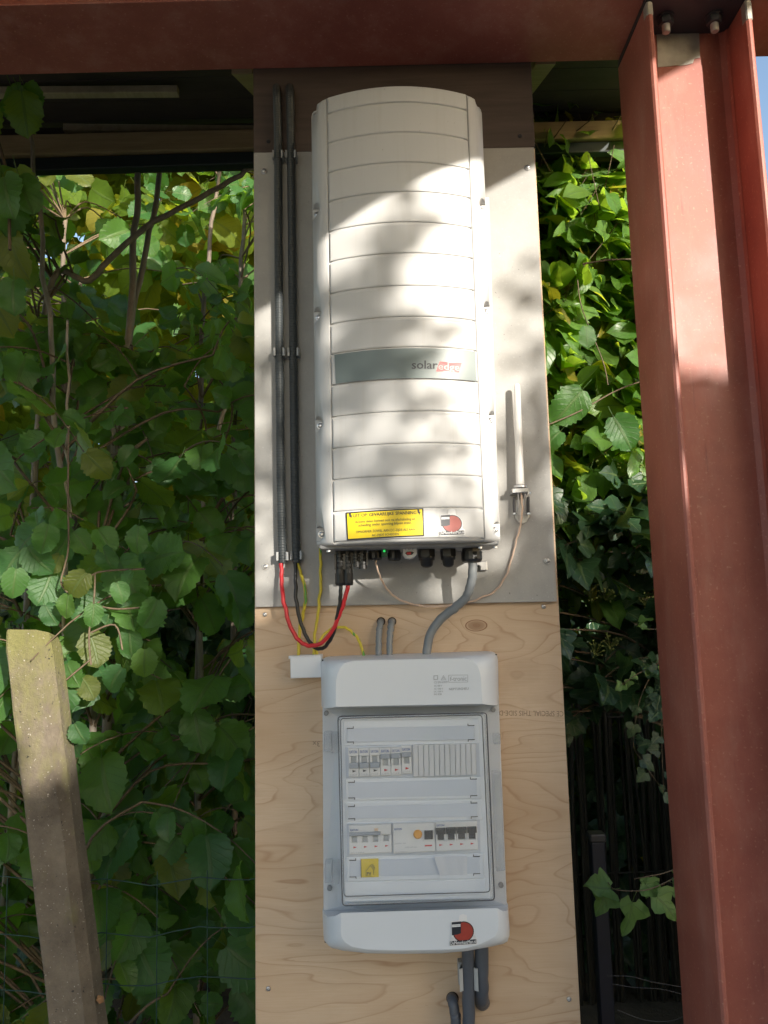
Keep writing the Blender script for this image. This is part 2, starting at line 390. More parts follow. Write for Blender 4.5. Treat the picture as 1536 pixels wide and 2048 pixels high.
# ------------------------------------------------------------------ lettering and flat print
def text_geo(string):
    cu = bpy.data.curves.new('lettering_curve', 'FONT'); cu.body = string; cu.resolution_u = 2
    o = bpy.data.objects.new('lettering_curve', cu); COL.objects.link(o)
    dg = bpy.context.evaluated_depsgraph_get(); dg.update()
    me = bpy.data.meshes.new_from_object(o.evaluated_get(dg))
    vs = [(v.co.x, v.co.y) for v in me.vertices]; fs = [list(p.vertices) for p in me.polygons]
    bpy.data.objects.remove(o); bpy.data.curves.remove(cu); bpy.data.meshes.remove(me)
    return vs, fs
_tc = {}
def lettering(string, quad, Yc, mat, parent, surf=None, off=.0012, name='lettering', bold=0):
    """String fitted to the picture quad TL, TR, BR, BL at depth Yc (or on the surface surf(x))."""
    if string not in _tc: _tc[string] = text_geo(string)
    vs, fs = _tc[string]
    x0 = min(v[0] for v in vs); x1 = max(v[0] for v in vs); y0 = min(v[1] for v in vs); y1 = max(v[1] for v in vs)
    b = MB()
    def put(dx, dy, lift):
        out = []
        for x, y in vs:
            a = (x - x0) / (x1 - x0); c = (y - y0) / (y1 - y0)
            tx = [quad[0][i] * (1 - a) + quad[1][i] * a for i in (0, 1)]; bx = [quad[3][i] * (1 - a) + quad[2][i] * a for i in (0, 1)]
            P = at(bx[0] * (1 - c) + tx[0] * c + dx, bx[1] * (1 - c) + tx[1] * c + dy, Yc)
            yy = (surf(P.x) if surf else Yc) - off - lift
            out.append((P.x, yy, P.z))
        b.add(out, fs)
    put(0, 0, 0)
    if bold: put(bold, 0, .0001)
    return b.build(name, mat, parent)
def decal(quad, Yc, surf, off, mat, parent, name, nx=14, label=None):
    b = MB(); top = []; bot = []
    for i in range(nx + 1):
        a = i / nx
        for L, (p, q) in ((top, (quad[0], quad[1])), (bot, (quad[3], quad[2]))):
            P = at(p[0] * (1 - a) + q[0] * a, p[1] * (1 - a) + q[1] * a, Yc); L.append((P.x, surf(P.x) - off, P.z))
    n = nx + 1
    b.add(bot + top, [[i, i + 1, n + i + 1, n + i] for i in range(nx)], True)
    return b.build(name, mat, parent, label)
def print_poly(px, Yc, surf, off, mat, parent, name):
    b = MB(); vs = []
    for x, y in px:
        P = at(x, y, Yc); vs.append((P.x, (surf(P.x) if surf else Yc) - off, P.z))
    c = sum((Vector(v) for v in vs), Vector()) / len(vs)
    if surf: c.y = surf(c.x) - off
    n = len(vs); b.add(vs + [c], [[i, (i + 1) % n, n] for i in range(n)])
    return b.build(name, mat, parent)

def screw_mb(P, r=.0045, washer=0.0, axis=(0, -1, 0)):
    b = MB(); P = Vector(P); ax = Vector(axis)
    if washer: b.lathe(P, axis, [(0, washer), (.0012, washer), (.0016, washer * .92)], 18); P = P + ax * .0016
    b.lathe(P, axis, [(0, r), (r * .35, r), (r * .62, r * .75), (r * .66, r * .42)], 16, True, caps=False)
    b.lathe(P, axis, [(r * .66, r * .42), (r * .2, r * .36)], 6, caps=False)
    b.lathe(P, axis, [(r * .15, r * .40), (r * .2, r * .40)], 6)
    return b

# ================================================================== GROUND
b = MB()
g = 28; vs = []; 
random.seed(3)
for j in range(g + 1):
    for i in range(g + 1):
        x = -30 + 60 * i / g; y = -30 + 60 * j / g
        vs.append((x, y, .05 * mnoise.noise(Vector((x * .5, y * .5, 0))) - .02))
b.add(vs, [[j * (g + 1) + i, j * (g + 1) + i + 1, (j + 1) * (g + 1) + i + 1, (j + 1) * (g + 1) + i] for j in range(g) for i in range(g)], True)
tag(b.build('ground', MGND), 'dark bare soil under the hedge and canopy', None, None, 'structure')

M_bounce = plain('bounce_paving', (.42, .40, .375), .85, 0, .15, 6, .2)  # pale slabs added out of view to bounce light upwards
tr = MB()
for i in range(14):
    for j in range(8):
        x0 = -4.2 + i * .602; y0 = -4.0 + j * .452
        tr.box((x0, y0, -.05), (x0 + .598, y0 + .448, .045 + .002 * ((i * 7 + j * 3) % 3)), .004)
tag(tr.build('paving', M_bounce), 'pale paving slabs added out of view to bounce light up', None, None, 'structure')
# ================================================================== STEEL BEAM AND COLUMN
ZB = 2.642                                            # underside of the beam
bm = thing('steel_beam', (0.2, -.09, ZB), 'red oxide primed steel beam running across the top above the inverter', 'beam')
MB().box((-2.6, -.196, ZB), (1.05, -.0105, ZB + .0115), .002).build('bottom_flange', MP, bm)
MB().box((-2.6, -.196, ZB + .177), (1.05, -.0105, ZB + .1885), .002).build('top_flange', MP, bm)
MB().box((-2.6, -.103, ZB + .0115), (1.05, -.095, ZB + .177)).build('web', MP, bm)
col = thing('steel_column', (.616, -.09, 0), 'red primed steel H column with grey bare patch below its bolted top plate', 'column')
CX0, CX1, CF, CB = .5165, .714, -.185, -.004
ZC = ZB - .0125
MB().box((CX0, CF, .02), (CX0 + .0115, CB, ZC), .0035).build('flange', MP, col)
MB().box((CX1 - .0115, CF, .02), (CX1, CB, ZC), .0035).build('flange', MP, col)
MB().box((CX0 + .0115, -.097, .02), (CX1 - .0115, -.089, ZC)).build('web', MP, col)
# root fillets where web meets flanges
b = MB()
for sx, xx in ((1, CX0 + .0115), (-1, CX1 - .0115)):
    ring = [(xx + sx * .0006, -.0972), (xx + sx * .0006, -.111), (xx + sx * .0035, -.1035), (xx + sx * .013, -.0974)]
    b.loft([[(x, y, z) for x, y in ring] for z in (.02, ZC - .001)])
b.build('root_fillet', MP, col)
MB().box((CX0 - .0, -.19, ZC), (CX1 + .0, -.006, ZB - .0005), .001).build('cap_plate', M_dark, col)
# bare galvanised patch left unpainted near the top of the web, edge of the paint uneven
pa = [at(x, y, -.0985) for x, y in ((1313, 60), (1398, 55), (1400, 115), (1389, 117), (1386, 126), (1375, 129), (1360, 131), (1352, 130), (1340, 132), (1316, 134))]
MB().slab([(p.x, p.z) for p in pa], -.0985, .0012).build('bare_patch', M_bare, col, 'unpainted grey steel patch at the top of the web')
b = MB()
for xx in (CX0, CX1 - .0115):
    b.box((xx - .0004, CF - .0006, 2.60 if xx < .6 else 2.585), (xx + .0119, CF + .02, ZC - .001), .0025)
b.build('bare_edge', M_bare, col)
for px, py in ((1330, 12), (1427, 10)):
    P = at(px, py, -.145); 
    bo = MB().lathe((P.x, -.142, ZC - .001), (0, 0, -1), [(0, .0125), (.012, .0125), (.012, .0078), (.03, .0078), (.032, .006)], 14, True).build('bolt', M_bare, col)
    MB().lathe((P.x, -.142, ZC - .0005), (0, 0, -1), [(0, .0165), (.003, .0165)], 20).build('washer', M_dark, bo)
    MB().lathe((P.x, -.142, ZC - .0035), (0, 0, -1), [(0, .0145), (.0125, .0145), (.0135, .013)], 6).build('nut', M_dark, bo)

# ================================================================== CANOPY ROOF
rf = thing('canopy_roof', (0, .85, 2.95), 'dark timber canopy roof behind the red beam with rafters and battens', 'roof')
def px_bar(name, p0, p1, h_px, Y, depth, mat, parent):
    """horizontal bar whose bottom edge runs p0 to p1 (picture), h tall."""
    (x0, y0), (x1, y1) = p0, p1
    return MB().pslab([(x0, y0), (x1, y1), (x1, y1 - h_px), (x0, y0 - h_px)], Y, depth, .003).build(name, mat, parent)
x_l, x_r = -900, 1440
def yl(a, bb, x): return a[1] + (bb[1] - a[1]) * (x - a[0]) / (bb[0] - a[0])
def band(a, bb, top, Y, dep, mat, name):
    pts = [(x_l, yl(a, bb, x_l)), (x_r, yl(a, bb, x_r))]
    ta, tb = top
    return MB().pslab([pts[0], pts[1], (x_r, yl(ta, tb, x_r)), (x_l, yl(ta, tb, x_l))], Y, dep, .004).build(name, mat, rf)
band((100, 340), (1245, 302), ((100, 314), (1245, 281)), .85, .03, M_fascia, 'fascia')
band((100, 315.5), (1245, 282.5), ((100, 306), (1245, 274)), .862, .05, M_timber, 'plate_edge')
band((100, 307), (1245, 275), ((100, 267), (1245, 239)), .84, .07, M_timber, 'wall_plate')
bk = MB(); 
for k in range(1):                                     # boards that close the back under the roof
    z0 = 3.0
    bk = MB().box((-2.5, .93, z0), (1.10, .95, 3.164), .003); bk.build('back_board', M_deck, rf)
px_bar('batten', (-700, 193), (354, 184), 15, .60, .025, M_batten, rf)
px_bar('batten', (125, 260), (508, 264), 14, .90, .025, M_batten, rf)
px_bar('batten', (1060, 244), (1440, 233), 15, .92, .02, M_deck, rf)
for (a, c, w) in (((463, 148), (497, 235), .045), ((1062, 129), (1062, 229), .043)):
    A = at(a[0], a[1], .03); B = at(c[0], c[1], .835)
    if a[0] > 800: A.x = .352; B.x = A.x + .07
    else: B.x = A.x - .02
    A2, B2 = A + Vector((w, 0, 0)), B + Vector((w, 0, 0)); up = Vector((0, 0, .06))
    r_ = MB().loft([[A, A2, A2 + up, A + up], [B, B2, B2 + up, B + up]])
    r_.build('rafter', M_timber, rf)
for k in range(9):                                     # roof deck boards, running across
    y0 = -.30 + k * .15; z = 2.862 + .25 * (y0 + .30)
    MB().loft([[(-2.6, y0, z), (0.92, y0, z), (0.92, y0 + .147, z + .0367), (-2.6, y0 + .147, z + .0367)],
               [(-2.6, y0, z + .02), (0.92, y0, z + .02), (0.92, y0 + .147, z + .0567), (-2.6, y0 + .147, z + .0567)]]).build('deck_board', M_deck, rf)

for k in range(10):                                    # front deck added out of view to darken the inverter top, out to the gable
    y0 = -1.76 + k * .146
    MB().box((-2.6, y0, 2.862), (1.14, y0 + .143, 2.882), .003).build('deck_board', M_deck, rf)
# gable boarding added behind the camera, out of view: its sloping foot draws the shade line on the inverter
gb = thing('shade_gable', (0.9, -1.75, 2.6), 'sloping boarded gable added out of view to cast the shade line', 'gable')
YG = -1.75
for k in range(13, 22):
    x0 = -1.6 + k * .15
    def gz(x): return 2.235 + .525 * (x + TA * YG) - KE * YG
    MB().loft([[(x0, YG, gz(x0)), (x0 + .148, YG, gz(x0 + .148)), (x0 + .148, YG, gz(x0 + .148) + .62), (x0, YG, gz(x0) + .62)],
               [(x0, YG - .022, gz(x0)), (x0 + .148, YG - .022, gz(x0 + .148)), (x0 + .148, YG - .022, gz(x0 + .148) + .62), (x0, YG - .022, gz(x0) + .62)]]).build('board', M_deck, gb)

# ================================================================== PLYWOOD AND CEMENT BOARD
ply = thing('plywood_panel', (.04, .009, 0), 'tall pale plywood panel with wavy grain carrying the electrical equipment', 'panel')
MB().slab([(-.2545, .32), (.3335, .32), (.3335, 2.70), (-.2545, 2.70)], 0, .018, .0012).build('sheet', MPLY, ply)
for x0 in (-.235, .245):
    MB().box((x0, .019, -.02), (x0 + .07, .089, 2.70), .002).build('post', M_timber, ply)
for px, py in ((530, 1229), (1087, 1213), (537, 1977), (1138, 1998)):
    screw_mb(at(px, py, -.0002), .0042).build('screw', M_gal, ply)
for px, py, r in ((762, 1243, .0085), (784, 1243, .0085), (905, 1997, .0115), (965, 2006, .0135)):
    P = at(px, py, -.0008)
    MB().lathe((P.x, -.0002, P.z), (0, -1, 0), [(0, r), (.0006, r * .98)], 20).build('drilled_hole', M_hole, ply)
lettering('CE SPECIAL THIS SIDE-D', [(1127, 1433), (998, 1431), (998, 1421), (1127, 1422)], 0, plain('stamp_ink', (.30, .215, .15), .7), ply, None, .0004)
lettering('3x', [(640, 1493), (625, 1493), (625, 1482), (640, 1482)], 0, plain('pencil', (.28, .2, .14), .7), ply, None, .0004)

ub = thing('brown_panel', (.04, -.004, 2.45), 'dark brown film faced board above the cement board under the red beam', 'panel')
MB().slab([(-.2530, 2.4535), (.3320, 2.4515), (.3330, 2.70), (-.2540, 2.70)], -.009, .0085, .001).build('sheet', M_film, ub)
for px, py in ((537, 283), (1040, 272)):
    screw_mb(at(px, py, -.0092), .0042).build('screw', M_dark, ub)
cem = thing('cement_board', (.04, -.006, 1.515), 'pale grey fibre cement board behind the inverter with a screw in each corner', 'board')
MB().slab([(-.2515, 1.515), (.3275, 1.512), (.329, 2.449), (-.2520, 2.452)], -.012, .0115, .001).build('sheet', MCEM, cem)
for px, py in ((528, 343), (1055, 335), (531, 1133), (1094, 1122)):
    screw_mb(at(px, py, -.0122), .0046, .0066).build('screw', M_gal, cem)

# ================================================================== INVERTER
XC, HW, YF = .0425, .131, -.172
def arc(x):
    s_ = min(1.0, abs((x - XC) / HW)); return YF - .028 * (1 - s_ * s_)
inv = thing('solar_inverter', (XC, -.1, 1.617), 'tall white solar inverter with ribbed curved cover on grey cement board', 'inverter')
Z0, Z1 = 1.6175, 2.462
sec = [(-.165, -.050), (-.1655, -.105), (-.1645, -.125), (-.1600, -.142), (-.1530, -.154), (-.1440, -.1625), (-.1330, -.1690), (-.1322, -.1690), (-.1312, -.1660)]
mid = [(-.1312 + .2624 * i / 24, arc(XC - .1312 + .2624 * i / 24) + .0035) for i in range(1, 24)]
prof = sec + mid + [(-a, c) for a, c in sec[::-1]]
b = MB(); rings = []
for z, ins in ((Z0, .004), (Z0 + .003, .001), (Z0 + .006, 0)) + tuple((Z0 + .006 + (Z1 - .018 - Z0) * k / 12, 0) for k in range(1, 12)) + ((Z1 - .012, 0), (Z1 - .006, .0012), (Z1 - .002, .004), (Z1, .009)):
    rings.append([(XC + x * (1 - ins / .165), y + ins * (1 if y < -.1 else .3), z) for x, y in prof])
b.loft(rings, True, True, True)
# screw pockets cut into the rounded shoulders
screws_l = [(625, 228), (631, 427), (634, 633), (638, 850), (642, 1068)]
screws_r = [(961, 216), (970, 418), (980, 622), (988, 840), (996, 1059)]
cut = MB(); spos = []
for L, sg in ((screws_l, -1), (screws_r, 1)):
    for px, py in L:
        P = at(px, py, -.135); P.x = XC + sg * .1545; spos.append((P.x, P.z, sg))
        cut.lathe((P.x + sg * .004, -.128, P.z), (sg * .15, -1, .0), [(0, .0125), (.012, .0135), (.06, .0185)], 20)
cover = b.build('cover', M_inv, inv); cutter = cut.build('pocket_cutter', M_inv, inv)
md = cover.modifiers.new('pockets', 'BOOLEAN'); md.object = cutter; md.operation = 'DIFFERENCE'; md.solver = 'EXACT'
bpy.context.view_layer.update()
dg = bpy.context.evaluated_depsgraph_get(); dg.update()
nm = bpy.data.meshes.new_from_object(cover.evaluated_get(dg)); cover.modifiers.clear(); cover.data = nm
bpy.data.objects.remove(cutter)
for x, z, sg in spos:
    o = screw_mb((x, -.1285, z), .0052, .0068).build('screw', M_gal, inv)
lines = [186, 227, 286, 345, 403, 463, 524, 588, 649, 709, 771, 835, 898, 961, 1025, 1086]
zs = [at(657, y, YF).z for y in lines]; zs[0] = Z1 - .004; zs[-1] = Z0 + .004
for i in range(15):
    za, zb = zs[i] - .0011, zs[i + 1] + .0011
    m_ = M_grey if i == 9 else M_inv
    b = MB(); rows = []
    for z, d in ((za, .0034), (za - .0010, .0008), (za - .0045, 0), (zb + .003, 0), (zb + .0010, .0006), (zb, .0034)):
        row = [(XC + s_ * HW * .993, arc(XC + s_ * HW) + d + (.0028 if abs(s_) == 1 else 0), z) for s_ in [-1, -.992, -.975] + [-.95 + .095 * k for k in range(1, 20)] + [.975, .992, 1]]
        rows.append(row)
    b.loft(rows[2:4], False, False, True, closed=False)
    b.loft(rows[0:3], False, False, False, closed=False); b.loft(rows[3:6], False, False, False, closed=False)
    b.build('cover_slat', M_inv, inv)
decal([(669, 711), (950, 704), (953, 763), (672, 769)], YF, arc, .0012, M_grey, inv, 'logo_band', 20, 'grey green band with the maker name printed on it')
lo = lambda x: arc(x) - .0012
lettering('solar', [(823, 725), (874, 724), (874, 740), (823, 742)], -.19, M_ink, inv, lo, .0005, bold=.8)
print_poly([(879, 725), (924, 724), (918, 744), (872, 745)], -.19, lo, .0005, M_red, inv, 'red_flag')
lettering('edge', [(876, 728), (919, 727), (919, 745), (876, 746)], -.19, plain('logo_pale_grey', (.46, .40, .39), .5), inv, lo, .0009, bold=.4)
# danger label
wl = decal([(691, 1024), (846, 1018), (848, 1073), (694, 1080)], -.19, arc, .0014, M_blk, inv, 'warning_label', 14, 'yellow warning label with black border near the bottom edge')
decal([(693.5, 1026.5), (843.5, 1020.5), (845.5, 1071), (696, 1077.5)], -.19, arc, .0019, M_yel, wl, 'yellow_field', 14)
for s_, q, bo in (('LET OP: GEVAARLIJKE SPANNING', [(707, 1028), (832, 1023.5), (832, 1032), (707, 1036.5)], .25),
              ('Actieve delen kunnen ook na afschakeling en', [(710, 1041), (830, 1036.5), (830, 1043.5), (710, 1048)], 0),
              ('scheiding onder spanning blijven staan.', [(717, 1047.8), (823, 1044), (823, 1051), (717, 1055)], 0),
              ('OMVORMER ZOWEL AAN DC-ZIJDE ALS AAN', [(712, 1061.5), (829, 1057.5), (829, 1064), (712, 1068)], 0),
              ('AC-ZIJDE SCHEIDEN', [(744, 1069), (797, 1067), (797, 1073), (744, 1075)], 0)):
    lettering(s_, q, -.19, M_ink, wl, arc, .0024, bold=bo)
for x in (697.5, 834):
    y = 1026 - (x - 697) * .036
    print_poly([(x, y), (x + 4, y), (x + 4.5, y + 4.5), (x + 7, y + 4), (x + 4, y + 12), (x + 4.5, y + 7), (x + 1.5, y + 7.5)], -.19, arc, .0024, M_ink, wl, 'bolt_symbol')
def company_sticker(x0, y0, w, h, Yc, surf, parent, tilt, label):
    """Round badge sticker: dark block with white bars, brick red disc, lettering banner (figure left out)."""
    def q(u, v): return (x0 + u * w, y0 + v * h + tilt * u * w)
    base = [q(u, v) for u, v in ((.04, .22), (.34, .20), (.36, .03), (.50, -.01), (.64, .04), (.66, .21), (.80, .30), (.92, .45), (.95, .62), (.93, .76), (1.03, .78), (1.04, .99), (.0, 1.02), (-.02, .84), (.08, .80), (.05, .60))]
    st = print_poly(base, Yc, surf, .0010, M_inkwhite, parent, 'round_sticker')
    st['label'] = label
    cir = [q(.51 + .40 * math.cos(a), .56 + .335 * math.sin(a)) for a in [2 * math.pi * k / 28 for k in range(28)]]
    print_poly(cir, Yc, surf, .0013, M_stkdk, st, 'badge_ring')
    cir = [q(.51 + .365 * math.cos(a), .56 + .305 * math.sin(a)) for a in [2 * math.pi * k / 28 for k in range(28)]]
    print_poly(cir, Yc, surf, .0016, M_stkred, st, 'badge_disc')
    print_poly([q(.07, .24), q(.42, .22), (q(.42, .6)), q(.30, .64), q(.08, .66)], Yc, surf, .0019, M_stkdk, st, 'dark_block')
    for v in (.315, .36): print_poly([q(.08, v), q(.40, v - .01), q(.40, v + .025), q(.08, v + .035)], Yc, surf, .0022, M_inkwhite, st, 'white_bar')
    print_poly([q(.0, .85), q(1.0, .81), q(1.0, .955), q(.0, .985)], Yc, surf, .0019, M_stkdk, st, 'banner')
    lettering('DeMeterkastMan.nl', [q(.02, .855), q(.98, .815), q(.98, .935), q(.02, .965)], Yc, M_inkwhite, st, surf, .0023, bold=.25)
    return st
company_sticker(878, 1019, 51, 53, -.19, arc, inv, -.03, 'round red and black company sticker right of the yellow label')
# rear casing, bottom tray and everything that plugs in from below
MB().pslab([(641, 400), (979, 392), (1000, 1080), (643, 1086)], -.075, .062, .006).build('rear_casing', M_inv, inv)
MB().box((XC - .158, -.150, Z0 - .005), (XC + .158, -.03, Z0 + .002), .002).build('bottom_tray', M_invdk, inv)
for px, py in ((657, 1091), (960, 1088), (990, 1085)):
    P = at(px, py, -.15); MB().lathe((P.x, -.15, Z0 - .008), (0, 0, -1), [(0, .004), (.003, .004)], 8).build('tray_screw', M_gal, inv)
YG_ = -.085
ZT = Z0 - .0045
def vgland(cx, bottom, wpx, kind):
    P = at(cx, bottom, YG_); r = wpx * .5 * (1.5 + YG_) / FPX; L = ZT - P.z
    b = MB()
    if kind == 'dome':
        b.lathe((P.x, YG_, ZT), (0, 0, -1), [(0, r), (L * .42, r)], 6)
        b.lathe((P.x, YG_, ZT - L * .42), (0, 0, -1), [(0, r * .97), (L * .16, r * .97), (L * .2, r * .8), (L * .45, r * .72), (L * .54, r * .5), (L * .58, r * .15)], 18, True)
    else:
        b.lathe((P.x, YG_, ZT), (0, 0, -1), [(0, r * .9), (L * .3, r * .9)], 8)
        b.lathe((P.x, YG_, ZT - L * .28), (0, 0, -1), [(0, r), (L * .5, r), (L * .66, r * .9), (L * .72, r * .7)], 16, False)
    return b.build('cable_gland', M_blk, inv)
vgland(750, 1121, 30, 'cap'); vgland(789, 1122, 27, 'cap'); vgland(854, 1136, 34, 'dome'); vgland(897, 1135, 31, 'dome'); vgland(944, 1125, 42, 'cap')
def mc4(cx, top, bottom, wpx, nut=None):
    A = at(cx, top, YG_ - .012); P = at(cx, bottom, YG_ - .012); r = wpx * .5 * (1.5 + YG_) / FPX; L = ZT - P.z
    b = MB(); y = YG_ - .012
    prof_ = [(0, r)]; k = 0
    for t_ in (.12, .3, .5, .7):
        prof_ += [(L * t_, r), (L * (t_ + .02), r * .86), (L * (t_ + .07), r * .86), (L * (t_ + .09), r)]
    prof_ += [(L, r), (L, r * .7)]
    b.lathe((P.x, y, ZT), (0, 0, -1), prof_, 14)
    for sx in (-1, 1): b.box((P.x + sx * r - .0015, y - r * .75, ZT - L * .82), (P.x + sx * r + .0015, y - r * .35, ZT - L * .15))
    o = b.build('panel_connector', M_blk, inv)
    if nut:
        n = MB(); Q = at(cx, nut, y)
        n.lathe((P.x, y, P.z + .001), (0, 0, -1), [(0, r * 1.12), (.0015, r * 1.12)] + [(L2, r * 1.12) for L2 in ((P.z - Q.z) * .8,)] + [(P.z - Q.z, r * .95)], 10)
        n.build('connector_nut', M_blk, o)
    return o
mc4(681, 1092, 1148, 19, 1172); mc4(696.5, 1092, 1148, 18, 1172); mc4(713, 1092, 1134, 18); mc4(726, 1092, 1138, 17)
pc = MB().pslab([(763, 1092), (775, 1091), (775, 1113), (763, 1114)], -.10, .012, .001).build('indicator_window', M_pcb, inv)
P = at(768.5, 1102, -.101); MB().lathe((P.x, -.1002, P.z), (0, -1, 0), [(0, .0022), (.001, .0018)], 10).build('indicator_light', M_led, pc)
sw = MB().pslab([(806, 1093), (833, 1092), (834, 1108), (829, 1114), (820, 1116.5), (811, 1115), (806, 1109)], -.112, .03, .0015).build('switch_plate', M_brk, inv)
MB().pslab([(810, 1106), (814, 1103.5), (824, 1103), (828, 1105), (824, 1109.5), (814, 1110.5)], -.1135, .0015, .0003).build('switch_slot', M_blk, sw)
MB().pslab([(812.5, 1106.5), (815, 1104.5), (822, 1104), (822, 1109), (815, 1109.5)], -.1148, .002, .0004).build('rocker', M_red, sw)
lettering('1 0 P', [(810, 1096), (829, 1095), (829, 1099.5), (810, 1100.5)], -.112, M_inkgrey, sw, None, .0003)
MB().pslab([(953, 1124), (974, 1122), (975, 1140), (961, 1141), (961, 1133), (958, 1130), (953, 1131)], -.022, .009, .001).build('mounting_tab', M_gal, inv)

# ================================================================== CONDUITS, WIRES AND CABLES
def conduit(name, pts, r, Y, label, group):
    P = [at(p[0], p[1], p[2] if len(p) > 2 else Y) for p in pts]
    root = thing(name, (P[-1].x, Y, P[-1].z), label, 'conduit', group)
    path = spline(P, 10); L = sum((path[i + 1] - path[i]).length for i in range(len(path) - 1))
    pitch = .0052; n = int(L / pitch) * 4; out = []; rad = []
    cum = [0]
    for i in range(len(path) - 1): cum.append(cum[-1] + (path[i + 1] - path[i]).length)
    j = 0
    for k in range(n + 1):
        s_ = L * k / n
        while j < len(cum) - 2 and cum[j + 1] < s_: j += 1
        t_ = (s_ - cum[j]) / max(1e-9, cum[j + 1] - cum[j]); out.append(path[j].lerp(path[j + 1], t_))
        rad.append(r * (1.0, 1.0, .86, .86)[k % 4])
    MB().tube(out, rad, 14).build('corrugated_tube', M_conduit, root)
    def clip(px, py):
        c = at(px, py, Y); b = MB(); ro, ri, h = r + .0034, r + .0012, .008
        for sg in (-1, 1):
            ang = [R(a) for a in (-88, -60, -30, 0, 25, 45)]
            o_ = [(c.x + sg * ro * math.cos(a), Y - ro * math.sin(a)) for a in ang]; i_ = [(c.x + sg * ri * math.cos(a), Y - ri * math.sin(a)) for a in ang]
            tip = [(c.x + sg * (ro * math.cos(ang[-1]) + .002), Y - ro * math.sin(ang[-1]) - .001)]
            ring = o_ + tip + i_[::-1]
            b.loft([[(x, y, c.z - h) for x, y in ring], [(x, y, c.z + h) for x, y in ring]])
        b.box((c.x - ro, -.0175 if Y < -.02 else -.012, c.z - h), (c.x + ro, -.0122, c.z + h))
        return b.build('clip', M_clip, root)
    return root, clip
cA, clipA = conduit('corrugated_conduit', [(553, 170, .012), (553.5, 178, -.010), (554, 190, -.023), (554.5, 215, -.0265), (556, 280), (557, 500), (559, 760), (562, 1000), (565, 1126)], .0086, -.0265, 'grey ribbed conduit nearest the panel edge with the red wire leaving it', 'ribbed conduits left of the inverter')
for py, px in ((312, 556), (706, 559), (1113, 565)): clipA(px, py)
cB, clipB = conduit('corrugated_conduit', [(579, 170, .012), (579.5, 178, -.010), (580, 190, -.023), (580.5, 215, -.0265), (581.5, 280), (584, 500), (587, 760), (590, 1000), (593, 1126)], .0086, -.0265, 'grey ribbed conduit beside the inverter with black and yellow green wires leaving it', 'ribbed conduits left of the inverter')
for py, px in ((312, 582), (706, 587), (1111, 593)): clipB(px, py)
def cable(name, pts, wpx, mat, label, cat='cable', group=None, seg=10, n=8):
    P = [at(*p) for p in pts]; path = spline(P, n); sd = len(label)
    for i in range(2, len(path) - 2): path[i] = path[i] + Vector((mnoise.noise(Vector((i * .33, sd, 0))), .4 * mnoise.noise(Vector((i * .31, sd, 5))), mnoise.noise(Vector((i * .29, sd, 9))))) * .0022
    r = wpx * .5 * (sum(p[2] for p in pts) / len(pts) + 1.5) / FPX
    o = MB().tube(path, r, seg).build(name, mat); return tag(o, label, cat, group)
cable('red_wire', [(562, 1122, -.028), (563, 1160, -.034), (567, 1200, -.045), (578, 1245, -.05), (596, 1279, -.052), (618, 1291, -.056), (644, 1285, -.07), (668, 1255, -.085), (684, 1215, -.093), (693, 1185, -.097), (697, 1168, -.097)], 8.4, M_rwire, 'red solar wire looping from the left conduit up to the black connector', 'wire')
cable('black_wire', [(591, 1122, -.028), (591, 1160, -.032), (593, 1205, -.038), (603, 1250, -.04), (618, 1282, -.043), (635, 1297, -.05), (652, 1292, -.062), (667, 1265, -.08), (676, 1225, -.092), (681, 1190, -.097), (682, 1168, -.097)], 7.6, M_bwire, 'black solar wire looping behind the red wire to the black connector', 'wire')
cable('earth_wire', [(594, 1122, -.026), (600, 1142, -.024), (608, 1168, -.02), (611, 1195, -.02), (607, 1225, -.018), (599, 1262, -.016), (597, 1318, -.02)], 6.4, M_ewire, 'green and yellow earth wire from the right conduit into the white trunking', 'wire')
cable('earth_wire', [(640, 1080, -.03), (641, 1130, -.022), (641, 1175, -.018), (636, 1225, -.016), (630, 1270, -.016), (627, 1318, -.02)], 6.0, M_ewire, 'green and yellow earth wire straight down from behind the inverter into the trunking', 'wire')
cable('earth_wire', [(633, 1318, -.02), (634, 1296, -.016), (646, 1272, -.014), (666, 1257, -.014), (688, 1255, -.014), (706, 1266, -.015), (720, 1286, -.02), (729, 1318, -.03)], 5.6, M_ewire, 'short yellow earth wire arching from the trunking to the enclosure top', 'wire')
cable('aerial_cable', [(752, 1116, -.085), (754, 1135, -.08), (762, 1158, -.06), (780, 1185, -.035), (810, 1204, -.022), (850, 1212, -.018), (890, 1212, -.018), (940, 1203, -.018), (985, 1185, -.018), (1010, 1155, -.018), (1024, 1115, -.018), (1036, 1070, -.02), (1043, 1040, -.024), (1044, 1005, -.03), (1042, 982, -.034)], 4.0, M_coax, 'thin pinkish aerial cable sagging from the inverter to the white aerial', 'cable')
cable('supply_cable', [(945, 1118, -.085), (945, 1145, -.084), (941, 1172, -.075), (930, 1197, -.06), (910, 1215, -.05), (886, 1234, -.042), (866, 1258, -.038), (856, 1285, -.038), (853, 1325, -.042)], 17.5, M_pvc, 'thick grey supply cable curving from the inverter gland down to the enclosure', 'cable', None, 14)
for px, lab in ((762, 'grey cable out of the left drilled hole above the enclosure'), (784, 'grey cable out of the right drilled hole above the enclosure')):
    cable('grey_cable', [(px, 1243, .006), (px - .5, 1244, -.006), (px - 2, 1252, -.014), (px - 4, 1268, -.018), (px - 5, 1290, -.022), (px - 5, 1325, -.028)], 12.5, M_pvc, lab, 'cable', 'short cables above the enclosure', 12)

